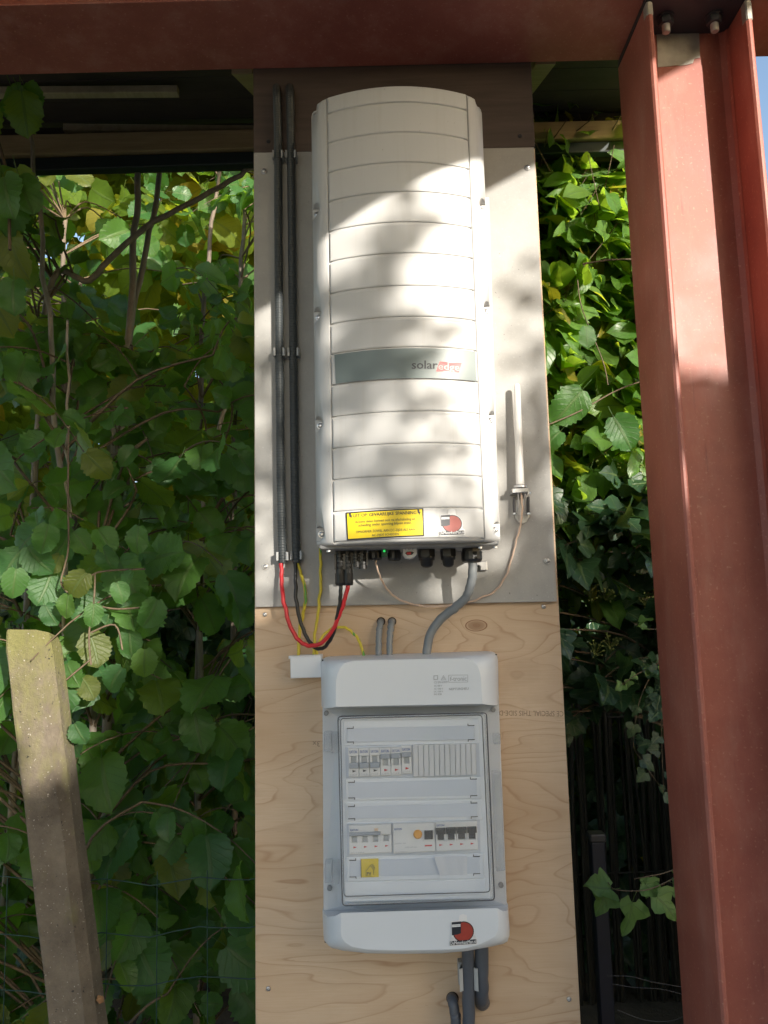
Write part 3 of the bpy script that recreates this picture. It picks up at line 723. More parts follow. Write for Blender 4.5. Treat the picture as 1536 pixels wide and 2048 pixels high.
# ================================================================== AERIAL
P0 = at(1040, 975, -.034)
ae = thing('wifi_aerial', (P0.x, -.03, P0.z), 'slim white rod aerial on a small metal bracket right of the inverter', 'aerial')
top = at(1034, 768, -.034); bot = at(1040.5, 972, -.034)
dv = (top - bot); path = [bot + dv * t_ for t_ in (0, .02, .5, .93, .985, 1.0)]
MB().tube(path, [.0082, .0082, .0072, .0060, .0056, .003], 16).build('rod', M_ant, ae)
MB().lathe(bot - Vector((0, 0, .004)), dv, [(0, .0125), (.004, .0125), (.006, .0105)], 20).build('collar', M_gal, ae)
br = MB()
br.pslab([(1025, 977), (1057, 975), (1057, 984), (1025, 986)], -.045, .033, .0008)
br.build('bracket', M_gal, ae)
pl = MB().pslab([(1030, 1000), (1058, 998), (1059, 1034), (1053, 1044), (1045, 1048), (1037, 1045), (1031, 1036)], -.0165, .004, .0008); pl.build('back_plate', M_gal, ae)
for x in (1029, 1057):
    u = MB(); u.pslab([(x - 2.4, 994), (x + 2.4, 994), (x + 2.2, 1024), (x - 2.6, 1024)], -.026, .006, .0006); c_ = u.build('u_clamp', M_dark, ae)
    n = MB(); A = at(x, 990, -.024); n.lathe((A.x, -.0245, A.z + .006), (0, 0, -1), [(0, .0045), (.005, .0045)], 6); A = at(x, 1026, -.024); n.lathe((A.x, -.0245, A.z), (0, 0, -1), [(0, .004), (.003, .004)], 6)
    n.build('nut', M_gal, c_)
for x in (1037, 1050):
    u = MB(); A = at(x, 986, -.03); B = at(x, 1030, -.022); u.tube([A, B], .0016, 8); u.build('support_strip', M_gal, ae)
screw_mb(at(1043, 1037, -.0168), .0034).build('screw', M_gal, ae)
# ================================================================== DISTRIBUTION ENCLOSURE
tk = thing('cable_trunking', (-.14, -.02, 1.38), 'short white plastic trunking box at the top left of the enclosure', 'trunking')
MB().pslab([(580, 1314), (643, 1311), (643, 1355), (581, 1357)], -.036, .0355, .002).build('cover', M_abs, tk)
MB().pslab([(577, 1312), (643, 1309), (643, 1315), (577, 1318)], -.032, .030, .001).build('base', M_abs, tk)

en = thing('distribution_enclosure', (.04, -.06, .92), 'large light grey fuse box with clear door mounted low on the plywood', 'fuse box')
YB, YS, YFR = -.001, -.048, -.122
def ringpx(px, Y): return [tuple(at(x, y, Y)) for x, y in px]
def loft_cover(outer, front, name, label=None, mid=.55):
    o0 = [(p[0], YB, p[2]) for p in ringpx(outer, YS)]; o1 = ringpx(outer, YS); fr = ringpx(front, YFR)
    md_ = []
    for a, c in zip(o1, fr):                           # a swelling shoulder between the rim and the front face
        a, c = Vector(a), Vector(c); m_ = a.lerp(c, .30); m_.y = a.y + (c.y - a.y) * .62; md_.append(m_)
    md2 = []
    for a, c in zip(o1, fr):
        a, c = Vector(a), Vector(c); m_ = a.lerp(c, .70); m_.y = a.y + (c.y - a.y) * .93; md2.append(m_)
    fin = [Vector(c) for c in fr]
    b = MB().loft([o0, o1, md_, md2, fin], True, True, True)
    o = b.build(name, M_abs, en, label)
    es = o.modifiers.new('edges', 'EDGE_SPLIT'); es.split_angle = R(38)
    return o
loft_cover([(643, 1412.5), (642.5, 1380), (642, 1345), (642, 1327), (646, 1318), (654, 1315.5), (700, 1313.5), (800, 1310), (900, 1307), (975, 1304.5), (988, 1304.5), (994, 1309), (996, 1320), (996.5, 1340), (997, 1375), (998, 1407.5)],
           [(672, 1413.5), (672, 1385), (672.5, 1362), (675, 1348), (680, 1337), (689, 1327), (706, 1322), (800, 1319.5), (900, 1317.5), (930, 1317), (945, 1322), (954, 1331), (959, 1342), (962, 1356), (963, 1380), (965, 1407.5)], 'top_cover')
loft_cover([(645, 1822), (646, 1850), (647, 1872), (648, 1880), (654, 1884), (680, 1888), (735, 1893), (800, 1894), (880, 1893), (950, 1884), (985, 1879), (1012, 1874.5), (1019, 1871), (1019.5, 1860), (1018, 1840), (1016, 1810)],
           [(682, 1826), (682, 1850), (682, 1866), (684, 1876), (690, 1884), (703, 1893), (735, 1899), (800, 1900.5), (880, 1899.5), (925, 1897.5), (955, 1890), (978, 1880), (990, 1872), (996, 1860), (997, 1840), (994, 1816)], 'bottom_cover')
for px, py in ((651.5, 1880), (1014, 1872), (646, 1320), (991, 1309)):
    P = at(px, py, -.05); MB().lathe((P.x, -.0515 - .004, P.z), (0, -1, 0), [(0, .0016), (.003, .0016)], 8).build('hinge_pin', M_dark, en)
# body behind the clear cover
MB().pslab([(645, 1412), (998, 1406), (1014, 1812), (647, 1824)], -.046, .045, .002).build('body', M_abs, en)
# recessed tray front with raised rows
tray = MB().pslab([(680, 1436), (966, 1430), (981, 1797), (688, 1805)], -.082, .034, .002).build('front_tray', M_abs2, en)
def raised(px, Y, dep, ch=.0015, mat=M_abs2, name='tray_ridge', parent=None): return MB().pslab(px, Y, dep, ch).build(name, mat, parent or tray)
raised([(686, 1441), (958, 1436), (960, 1488), (687, 1492)], -.084, .0015)
raised([(690, 1558), (962, 1553), (963, 1597), (691, 1601)], -.086, .004)
raised([(691, 1605), (964, 1599), (965, 1640), (691, 1644)], -.084, .0015)
raised([(693, 1714), (967, 1707), (969, 1757), (694, 1763)], -.086, .004)
raised([(688, 1765), (972, 1758), (974, 1790), (690, 1797)], -.0835, .001)
def label_strip(x0, yl0, x1, yr0, h0, h1, name='label_strip'):
    """frosted strip held by slots at its four corners"""
    YL = -.0872
    st = MB().pslab([(x0, yl0), (x1, yr0), (x1 + .5, yr0 + h1), (x0 + .5, yl0 + h0)], YL, .0012, .0003).build(name, M_strip, en)
    s_ = (yr0 - yl0) / (x1 - x0)
    for (cx, cy, d, v) in ((x0, yl0, 1, 1), (x1, yr0, -1, 1), (x0 + .5, yl0 + h0, 1, -1), (x1 + .5, yr0 + h1, -1, -1)):
        w = 12 * d
        pp = [(cx - d, cy - .6), (cx + w, cy - .6 + s_ * w), (cx + w, cy + .9 + s_ * w), (cx - d, cy + .9)]
        MB().pslab(pp, YL - .0004, .0016).build('slot', M_slot, st)
        pp = [(cx + w - .7, cy - .6 + s_ * w - (3.2 if v > 0 else 0)), (cx + w + .7, cy - .6 + s_ * w - (3.2 if v > 0 else 0)), (cx + w + .7, cy + .9 + s_ * w + (3.2 if v < 0 else 0)), (cx + w - .7, cy + .9 + s_ * w + (3.2 if v < 0 else 0))]
        MB().pslab(pp, YL - .0004, .0016).build('slot', M_slot, st)
    return st
label_strip(694.5, 1457, 948, 1451, 27, 28); label_strip(697, 1565, 953, 1558, 31, 33)
label_strip(697, 1613.5, 954, 1606, 24, 27); ls = label_strip(699.5, 1721, 959, 1713, 33, 34)
pv = MB().pslab([(722, 1718), (757, 1717), (757.5, 1754), (722.5, 1755)], -.0884, .0006).build('solar_label', M_yel, en, 'small yellow label with a hand lettered roof symbol')
decal([(721.2, 1717.2), (722.3, 1717.2), (722.8, 1755.5), (721.7, 1755.5)], -.0884, lambda x: -.0884, .0003, M_ink, pv, 'label_edge', 1)
lettering('PV', [(734, 1744), (742, 1744), (742, 1750), (734, 1750)], -.0884, M_ink, pv, None, .0005, bold=.3)
b = MB()
for a, c in (((732, 1752), (732, 1742)), ((732, 1742), (741, 1731)), ((741, 1731), (747, 1740)), ((747, 1740), (747, 1749)), ((732, 1752), (743, 1752)), ((743, 1729), (749, 1739)), ((745, 1728), (750, 1737))):
    A, C = at(*a, -.0888), at(*c, -.0888); b.tube([A, C], .00035, 4)
b.build('roof_symbol', M_ink, pv)
# protective film still stuck to the lowest strip, peeling at its left edge
fm = MB(); rows = []
for i in range(13):
    t_ = i / 12; lift = .004 * max(0, 1 - t_ * 3.2) ** 2 + .0011 * math.sin(t_ * 9) ** 2 + .0008
    x = 868 + 66 * t_
    A = at(x + (1 - t_) * 0, 1713.5 - t_ * 1.8, -.0872 - lift); B = at(x + (1 - t_) * 12, 1751 - t_ * 1.5, -.0872 - lift * .6)
    rows.append([A, A.lerp(B, .33) + Vector((0, -.0006 * math.sin(i * 1.7), 0)), A.lerp(B, .66) + Vector((0, .0005 * math.sin(i * 2.3), 0)), B])
fm.loft(rows, False, False, True, closed=False)
m_, t_, p_ = new_mat('peeling_film'); p_.inputs['Base Color'].default_value = (.70, .72, .76, 1); p_.inputs['Roughness'].default_value = .12; p_.inputs['Specular IOR Level'].default_value = .9
fm.build('protective_film', m_, en)

def lerp2(a, c, t_): return (a[0] + (c[0] - a[0]) * t_, a[1] + (c[1] - a[1]) * t_)
def quad_sub(q, u0, v0, u1, v1):
    def P(u, v): return lerp2(lerp2(q[0], q[1], u), lerp2(q[3], q[2], u), v)
    return [P(u0, v0), P(u1, v0), P(u1, v1), P(u0, v1)]
YK = -.094
def breaker(q, up, tri, label=None):
    """one slim single pole breaker: body, lever window, lever, marker"""
    e = .0; body = MB()
    body.pslab(quad_sub(q, .02, 0, .98, 1), YK + .006, .010, .0004)
    body.pslab(quad_sub(q, .02, .02, .98, .27), YK, .008, .0006)
    body.pslab(quad_sub(q, .02, .64 if up else .70, .98, .98), YK, .008, .0006)
    for u in (.05, .76): body.pslab(quad_sub(q, u, .28, u + .19, .66), YK - .001, .009, .0006)
    o = body.build('circuit_breaker', M_brk, en, label)
    MB().pslab(quad_sub(q, .28, .30, .72, .68), YK + .0035, .004, .0004).build('lever_window', M_win, o)
    lv = quad_sub(q, .05, .24, .95, .40) if up else quad_sub(q, .05, .52, .95, .71)
    l_ = MB(); l_.pslab(lv, YK - .0045, .009, .001); l_.build('lever', M_lev, o)
    lettering('EATON', quad_sub(q, .14, .085, .84, .18), YK, M_blue, o, None, .0005, bold=.25)
    t4 = quad_sub(q, .38, .75, .74, .84); cy = ((t4[1][0] + t4[2][0]) / 2, (t4[1][1] + t4[2][1]) / 2)
    print_poly([t4[0], cy, t4[3]], YK, None, .0005, M_red if tri == 'r' else M_ink, o, 'marker')
    lettering('C16-B', quad_sub(q, .14, .89, .8, .945), YK, M_inkgrey, o, None, .0005)
    return o
row = [(696, 1496.5), (823, 1493), (824.5, 1550), (697, 1554.5)]
for k in range(6):
    dv_ = 0 if k < 5 else -2.2
    q = quad_sub(row, k / 6, 0, (k + 1) / 6, 1); q = [(x, y + dv_) for x, y in q]
    breaker(q, k >= 3, 'r' if k >= 3 else 'k', 'breaker with its grey lever up and a red marker' if k >= 3 else 'breaker with its grey lever down and a black marker')
rb = [(825.5, 1490), (952, 1487), (953.5, 1549), (826.5, 1553.5)]
for k in range(12):
    MB().pslab(quad_sub(rb, k / 12 + .004, 0, (k + 1) / 12 - .004, 1), YK + .003 + .0004 * (k % 2), .009, .0007).build('blanking_strip', M_blank, en)
MB().pslab([(690, 1493), (958, 1486), (960, 1551), (692, 1558)], YK + .0095, .003).build('breaker_opening', M_strip, en)
MB().pslab([(694, 1648), (960, 1641), (961, 1706), (695, 1713)], YK + .0095, .003).build('breaker_opening', M_strip, en)
# lower row, left: four pole breaker with residual current unit
q = [(698, 1650.5), (782, 1648), (783.5, 1705), (698.5, 1709.5)]
body = MB(); body.pslab(q, YK + .006, .010, .0005); body.pslab(quad_sub(q, 0, .01, 1, .36), YK, .008, .0008); body.pslab(quad_sub(q, 0, .60, 1, .99), YK, .008, .0008)
for k in range(4):
    for u in (.0, .19): body.pslab(quad_sub(q, k / 4 + u, .37, k / 4 + u + .06, .62), YK - .001, .009, .0006)
o = body.build('combined_breaker', M_brk, en, 'four pole breaker with a grey tie bar over its levers')
for k in range(4): MB().pslab(quad_sub(q, k / 4 + .07, .40, k / 4 + .18, .58), YK + .003, .004, .0004).build('lever_window', M_win, o)
MB().pslab(quad_sub(q, .0, .27, .75, .38), YK - .005, .008, .001).build('tie_bar', M_lev, o)
MB().pslab(quad_sub(q, .60, .14, .69, .23), YK - .002, .003, .0006).build('test_button', plain('pale_orange_button', (.75, .55, .38), .5), o)
lettering('EATON', quad_sub(q, .03, .13, .21, .20), YK, M_blue, o, None, .0005, bold=.25)
for k in range(4):
    t4 = quad_sub(q, k / 4 + .10, .72, k / 4 + .18, .79); cy = ((t4[1][0] + t4[2][0]) / 2, (t4[1][1] + t4[2][1]) / 2)
    print_poly([t4[0], cy, t4[3]], YK, None, .0005, M_red, o, 'marker')
lettering('40 In = 0,03 A', quad_sub(q, .03, .92, .35, .965), YK, M_inkgrey, o, None, .0005)
# middle: residual current device with round orange test button
q = [(786, 1648), (869.5, 1645), (871, 1703), (787, 1707.5)]
body = MB(); body.pslab(q, YK + .006, .010, .0005); body.pslab(quad_sub(q, 0, .01, 1, .99), YK, .008, .0008)
o = body.build('residual_current_device', M_brk, en, 'residual current device with round orange test button and one black lever')
P = at(835.5, 1668.5, YK); MB().lathe((P.x, YK + .0005, P.z), (0, -1, 0), [(0, .0078), (.0012, .0078), (.0014, .0066), (.0034, .0064), (.0038, .0052)], 24, True).build('test_button', M_orange, o)
MB().pslab(quad_sub(q, .72, .25, .97, .64), YK - .0015, .002, .0005).build('lever_frame', M_brk, o)
MB().pslab(quad_sub(q, .745, .28, .95, .58), YK - .0055, .006, .0012).build('lever', M_blk, o)
MB().pslab(quad_sub(q, .75, .76, .92, .81), YK - .0006, .0008).build('position_marker', M_red, o)
lettering('EATON', quad_sub(q, .03, .14, .20, .21), YK, M_blue, o, None, .0005, bold=.25)
lettering('230/400V~ 25A', quad_sub(q, .03, .64, .30, .68), YK, M_inkgrey, o, None, .0005)
lettering('I>30 mA test', quad_sub(q, .28, .78, .56, .83), YK, M_inkgrey, o, None, .0005)
lettering('In = 0,03 A', quad_sub(q, .05, .93, .32, .97), YK, M_inkgrey, o, None, .0005)
# right: four pole main switch
q = [(870.5, 1645), (954, 1641.5), (956, 1699.5), (872, 1703.5)]
body = MB(); body.pslab(q, YK + .006, .010, .0005); body.pslab(quad_sub(q, 0, .01, 1, .20), YK, .008, .0008); body.pslab(quad_sub(q, 0, .62, 1, .99), YK, .008, .0008)
for k in range(4):
    for u in (.0, .20): body.pslab(quad_sub(q, k / 4 + u + .005, .32, k / 4 + u + .04, .68), YK - .003, .011, .0006)
o = body.build('main_switch', M_brk, en, 'four pole switch with four black levers')
for k in range(4):
    l_ = MB(); l_.pslab(quad_sub(q, k / 4 + .012, .22, k / 4 + .238, .42), YK - .007, .012, .0012); l_.pslab(quad_sub(q, k / 4 + .045, .40, k / 4 + .20, .60), YK - .002, .008, .0008)
    l_.build('lever', M_blk, o)
    t4 = quad_sub(q, k / 4 + .08, .74, k / 4 + .17, .81); cy = ((t4[1][0] + t4[2][0]) / 2, (t4[1][1] + t4[2][1]) / 2)
    print_poly([t4[0], cy, t4[3]], YK, None, .0005, M_red, o, 'marker')
lettering('EATON', quad_sub(q, .03, .07, .21, .14), YK, M_blue, o, None, .0005, bold=.25)
# clear cover over the middle: frame that rises to the door, then the door itself
fo = [(644.5, 1413), (998, 1407.5), (1014.5, 1811), (646.5, 1822)]
fi = [(675, 1433), (972, 1425), (988, 1800), (684, 1812)]
A_, B_, C_ = ringpx(fo, YS), ringpx(fi, -.100), ringpx(fi, -.126)
clr = MB().loft([A_, B_], False, False).build('clear_frame', MCLR, en)
door = MB().loft([C_, [(p[0], -.1285, p[2]) for p in ringpx([(678, 1436), (969, 1428), (985, 1797), (687, 1809)], -.1285)]], False, True).build('clear_door', MCLR, en)
def loop(px, Y, r, mat, name, parent):
    P = [at(x, y, Y) for x, y in px]; b = MB(); n = len(P); rr = []
    pts = []
    for i in range(n):                                  # rounded corners
        p0, p1, p2 = P[i - 1], P[i], P[(i + 1) % n]; d0 = (p0 - p1).normalized(); d1 = (p2 - p1).normalized(); c = .006
        for k in range(4):
            t_ = k / 3; a = p1 + d0 * c; e = p1 + d1 * c; pts.append(a.lerp(p1, t_).lerp(p1.lerp(e, t_), t_))
    pts.append(pts[0]); pts.append(pts[1])
    return b.tube(pts, r, 6, False).build(name, mat, parent)
loop([(676, 1433), (973, 1425.5), (989, 1800), (685, 1811)], -.100, .0011, M_gask, 'door_seal', en)
loop([(681, 1437), (964, 1430), (980, 1784), (688, 1793)], -.092, .0008, M_gask, 'tray_seam', en)
loop([(678, 1435), (970, 1427.5), (986, 1798), (687, 1809)], -.1275, .0012, MCLR, 'door_rim', en)
for px in ([(647, 1467), (662, 1466), (663, 1503), (647, 1504)], [(662, 1468), (676, 1467), (677, 1506), (663, 1507)], [(649, 1728), (663, 1727), (664, 1766), (650, 1767)], [(663, 1730), (677, 1729), (678, 1768), (664, 1769)]):
    MB().pslab(px, -.082, .03, .002).build('clear_hinge', MCLR, en)
lt = MB().pslab([(986, 1546), (1003, 1545), (1011, 1742), (994, 1744)], -.088, .022, .003).build('clear_latch', MCLR, en)
MB().pslab([(988, 1470), (1001, 1469), (1002, 1488), (989, 1489)], -.083, .02, .002).build('clear_catch', MCLR, en)
for px, py in ((652, 1427), (987, 1420), (659, 1778), (1003, 1772)):
    P = at(px, py, -.055); MB().lathe((P.x, -.0465, P.z), (0, -1, 0), [(0, .0045), (.006, .0045), (.0066, .0035)], 14, True).build('cover_screw', M_capg, en)
# moulded print on the top cover
MIG = plain('moulded_mark_grey', (.40, .43, .46), .5)
b = MB()
def frame_px(b, x0, y0, x1, y1, w, Y):
    for r_ in ([(x0, y0), (x1, y0 - .6), (x1, y0 - .6 + w), (x0, y0 + w)], [(x0, y1 - w), (x1, y1 - .6 - w), (x1, y1 - .6), (x0, y1)], [(x0, y0 + w), (x0 + w, y0 + w), (x0 + w, y1 - w), (x0, y1 - w)], [(x1 - w, y0 + w), (x1, y0 + w), (x1, y1 - w - .6), (x1 - w, y1 - w - .6)]):
        b.pslab(r_, Y, .0006)
frame_px(b, 897, 1350, 936, 1365, .8, YFR - .0006); frame_px(b, 867, 1351, 876, 1360, 1.6, YFR - .0006)
b.build('moulded_frame', MIG, en)
b = MB()
for a, c in (((882, 1360), (887, 1351)), ((887, 1351), (892, 1359.5)), ((892, 1359.5), (882, 1360)), ((885, 1358), (887, 1354.5)), ((887, 1354.5), (889, 1358))):
    b.tube([at(*a, YFR - .0004), at(*c, YFR - .0004)], .00045, 4)
b.build('moulded_triangle', MIG, en)
for s_, q_ in (('f-tronic', [(900, 1353), (933, 1352), (933, 1361.5), (900, 1362)]), ('NEPTUN24EU', [(898, 1376), (937, 1374.5), (937, 1379.5), (898, 1380.5)]), ('CE EN 61439', [(868, 1362.5), (895, 1361.5), (895, 1366), (868, 1367)]),
               ('AC 400 V', [(868, 1370), (884, 1369.5), (884, 1373), (868, 1373.5)]), ('AC 1000 V', [(868, 1376), (886, 1375.5), (886, 1379), (868, 1379.5)]), ('DC 1500 V', [(868, 1381.5), (886, 1381), (886, 1384.5), (868, 1385)]), ('IP65 IK08', [(868, 1387), (883, 1386.5), (883, 1390), (868, 1390.5)])):
    lettering(s_, q_, YFR, MIG, en, None, .0004, bold=.2)
company_sticker(899.5, 1829, 53, 62, YFR, None, en, -.035, 'round red and black company sticker at the lower right of the box')
# cables below the enclosure
cable('grey_conduit', [(936, 1885, -.035), (936, 1940, -.034), (937, 2000, -.034), (938, 2075, -.034), (940, 2300, -.034)], 23, M_pvcd, 'straight grey conduit leaving the middle of the enclosure bottom', 'conduit', None, 16)
cable('dark_cable', [(963, 1885, -.032), (963, 1940, -.030), (963, 1985, -.024), (964, 2002, -.012), (965, 2006, .010)], 26, M_pvcd, 'thick dark cable right of the conduit bending into a drilled hole', 'cable', None, 16)
cable('grey_cable', [(904, 1996, .012), (904, 1997, -.006), (906, 2006, -.018), (910, 2028, -.024), (912, 2060, -.026), (913, 2280, -.026)], 19, M_pvcd, 'short grey cable coming out of the lowest hole beside the conduit', 'cable', None, 14)
cl = thing('pipe_clip', tuple(at(936, 1955, -.02)), 'pale grey plastic saddle clip round the straight conduit under the enclosure', 'clip')
c = at(936.5, 1955, -.034); b = MB()
for sg in (-1, 1):
    ang = [R(a) for a in (-80, -50, -20, 10, 35)]; ro, ri = .0142, .0118
    o_ = [(c.x + sg * ro * math.cos(a), -.034 - ro * math.sin(a)) for a in ang] + [(c.x + sg * .0165, -.034 - .0105)]
    i_ = [(c.x + sg * ri * math.cos(a), -.034 - ri * math.sin(a)) for a in ang[::-1]]
    b.loft([[(x, y, c.z - .019) for x, y in o_ + i_], [(x, y, c.z + .019) for x, y in o_ + i_]])
b.build('clip_arm', M_clip, cl); MB().box((c.x - .016, -.0205, c.z - .019), (c.x + .016, -.0005, c.z + .019), .001).build('clip_base', M_clip, cl)

# ================================================================== CONCRETE POST
A, B = at(60, 1270, .05), at(153, 2048, .05); dr = (B - A) / (A.z - B.z)
cp = thing('concrete_post', (A.x + dr.x * A.z, .08, 0), 'leaning mossy concrete fence post at the left', 'post')
def prow(z, w, ins=0, dz=0.0):
    c = A + dr * (A.z - z); f = .036 - ins; y0 = .05; c.x -= .016; out = []
    for x, y in ((-f, y0 + .002), (-f + .004, y0), (f - .004, y0), (f + .010, y0 + .024), (f + .010, y0 + .07), (-f, y0 + .07)):
        out.append(Vector((c.x + x, y, z + dz * x)))
    return out
random.seed(5); b = MB(); rows = []
nz_ = 60
for k in range(nz_ + 1):
    z = -.1 + (A.z + .1) * k / nz_; r_ = prow(z, .054, 0 if k < nz_ else .004)
    if k < nz_:
        for i, v in enumerate(r_): v.x += .0022 * mnoise.noise(Vector((i * 3.1, z * 9, 0))); v.y += .002 * mnoise.noise(Vector((i * 5.1, z * 11, 4)))
    else:
        for i, v in enumerate(r_): v.z += (.008, .012, .010, .004, -.006, -.002)[i]
    rows.append(r_)
b.loft(rows, True, True, False); b.build('shaft', MCON, cp)
# chips on the arris, little shells of broken concrete
tag(MB().add([at(196, 1990, .08), at(206, 1992, .08), at(208, 2004, .085), at(199, 2008, .075), at(192, 2000, .07)], [[0, 1, 2, 3, 4]]).build('fallen_leaf', M_dead), 'single dry brown leaf caught against the foot of the concrete post', 'leaf')

# ================================================================== WIRE FENCE
wf = thing('wire_fence', (-1.2, .22, 0), 'dark green wire mesh fence half hidden among the lower left leaves', 'fence')
random.seed(8)
for k in range(8):
    z = .96 - k * .105; pts = []
    for i in range(42):
        x = -2.3 + 2.1 * i / 41; pts.append((x, .20 + .004 * math.sin(i * 2.1 + k), z + .006 * math.sin(i * 1.57) + .01 * math.sin(i * .31 + k)))
    MB().tube(pts, .0013, 5).build('wire', M_wiregreen, wf)
for k in range(20):
    x = -2.28 + k * .105; MB().tube([(x, .2025, -.02), (x + .004, .2025, .5), (x, .2025, .97)], .0011, 5).build('wire', M_wiregreen, wf)
lw = thing('loose_wire', (.75, .5, .4), 'loose pale fence wires in the dark corner at lower right', 'wire')
for pts in ([(1215, 1952), (1260, 1953), (1310, 1965), (1370, 1975)], [(1225, 1968), (1270, 1975), (1320, 1978), (1370, 1990)], [(1235, 2020), (1290, 2040), (1340, 2042), (1372, 2030)]):
    MB().tube(spline([at(x, y, .55) for x, y in pts], 6), .0011, 5).build('wire', M_dark, lw)

# ================================================================== REEDS AND NAVY POST IN THE DARK BEHIND
rd = thing('reed_screen', (.9, 1.75, 0), 'reed screen, coloured dark for the shade, right of the plywood', 'screen')
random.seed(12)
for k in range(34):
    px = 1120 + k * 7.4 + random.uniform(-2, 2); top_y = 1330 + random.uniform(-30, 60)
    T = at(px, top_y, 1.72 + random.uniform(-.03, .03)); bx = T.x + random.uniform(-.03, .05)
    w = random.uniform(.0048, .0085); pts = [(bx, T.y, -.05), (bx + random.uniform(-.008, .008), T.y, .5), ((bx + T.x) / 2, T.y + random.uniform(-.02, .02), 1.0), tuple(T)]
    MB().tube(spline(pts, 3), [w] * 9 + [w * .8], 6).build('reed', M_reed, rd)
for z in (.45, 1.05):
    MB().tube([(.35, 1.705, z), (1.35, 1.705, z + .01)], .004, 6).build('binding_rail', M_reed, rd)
P = at(1192, 1672, .85)
np_ = thing('garden_post', (P.x, P.y, 0), 'dark navy painted post with a grey cap deep in the shade', 'post')
MB().box((P.x - .020, P.y - .02, -.1), (P.x + .020, P.y + .02, P.z - .012), .003).build('shaft', M_navy, np_)
MB().box((P.x - .024, P.y - .024, P.z - .012), (P.x + .024, P.y + .024, P.z + .010), .004).build('cap', M_dark, np_)  # grey cap given a dark tone for the shade
# ================================================================== VEGETATION
def leaf_mesh(name, kind, seed, mat):
    rng = random.Random(seed); nu, nv = {'hazel': (18, 6), 'far': (7, 4)}.get(kind, (9, 4)); far = kind == 'far'; kind = 'hazel' if far else kind
    fold = rng.uniform(.02, .34); curl = rng.uniform(-.10, .42); wav = rng.uniform(.02, .09); ph = rng.uniform(0, 6)
    asym = rng.uniform(-.04, .04); twist = rng.uniform(-.25, .25)
    def w(t):
        if kind == 'hazel':
            b_ = .44 * (math.sin(math.pi * min(1, t * .96 + .02) ** .80)) ** .62
            if t > .84: b_ *= 1 - ((t - .84) / .16) ** 1.3 * .93
            return max(.006, b_)
        if kind == 'magnolia': return max(.006, .25 * math.sin(math.pi * t ** 1.15) ** .85)
        pts = [(0, .20), (.10, .50), (.22, .62), (.34, .50), (.45, .30), (.55, .33), (.64, .30), (.8, .16), (1, .004)]
        for (a, c), (d, e) in zip(pts, pts[1:]):
            if a <= t <= d: return c + (e - c) * (t - a) / (d - a)
        return .004
    vs = []; uv = []
    for i in range(nu + 1):
        t = i / nu
        for j in range(nv + 1):
            s_ = -1 + 2 * j / nv; ww = w(t)
            tt = t
            if kind == 'hazel':
                if abs(s_) == 1: ww *= (1 + (.075 if i % 2 else -.05) + rng.uniform(-.06, .06)) * (1.0 if .12 < t < .9 else .97)
                tt = t - .07 * (abs(s_) ** 1.6) * max(0, 1 - t * 3) + .03 * abs(s_) * (t > .3) * (t < .95)
            if kind == 'ivy': tt = t - .16 * abs(s_) ** 2 * max(0, 1 - t * 4)
            x = ww * s_ + asym * math.sin(t * 3.1)
            z = fold * abs(x) * (1.2 if kind == 'ivy' else 1) - curl * t * t + wav * math.sin(ph + t * 9 + s_ * 2) * abs(s_)
            if kind == 'hazel': z += .016 * math.sin((t * 7 - abs(s_) * 2.4) * 6.283) * abs(s_) ** .7 * (not far)
            z += twist * x * t
            vs.append((x, tt, z)); uv.append((t, (s_ + 1) / 2))
    n = nv + 1
    fs = [[i * n + j, i * n + j + 1, (i + 1) * n + j + 1, (i + 1) * n + j] for i in range(nu) for j in range(nv)]
    # leaf stalk
    b0 = len(vs)
    for (y, z, r) in ((-.32, .10, .010), (-.12, .025, .009), (.03, 0, .007)):
        for a in range(3): vs.append((r * math.cos(a * 2.09), y, z + r * math.sin(a * 2.09))); uv.append((.02, .5))
    for k in range(2):
        for a in range(3): fs.append([b0 + k * 3 + a, b0 + k * 3 + (a + 1) % 3, b0 + k * 3 + 3 + (a + 1) % 3, b0 + k * 3 + 3 + a])
    me = bpy.data.meshes.new(name); me.from_pydata(vs, [], fs); me.materials.append(mat)
    me.polygons.foreach_set('use_smooth', [True] * len(fs))
    ul = me.uv_layers.new(name='UVMap')
    ul.data.foreach_set('uv', [c for l in me.loops for c in uv[l.vertex_index]])
    me.update(); return me
LM = {'hazel': [leaf_mesh('leaf', 'hazel', s, HAZ) for s in range(7)], 'magnolia': [leaf_mesh('leaf', 'magnolia', s + 20, LAU) for s in range(6)],
      'ivy': [leaf_mesh('leaf', 'ivy', s + 40, IVY) for s in range(5)], 'young': [leaf_mesh('leaf', 'ivy', s + 60, YIV) for s in range(3)],
      'far': [leaf_mesh('leaf', 'far', s + 80, FAR) for s in range(5)]}

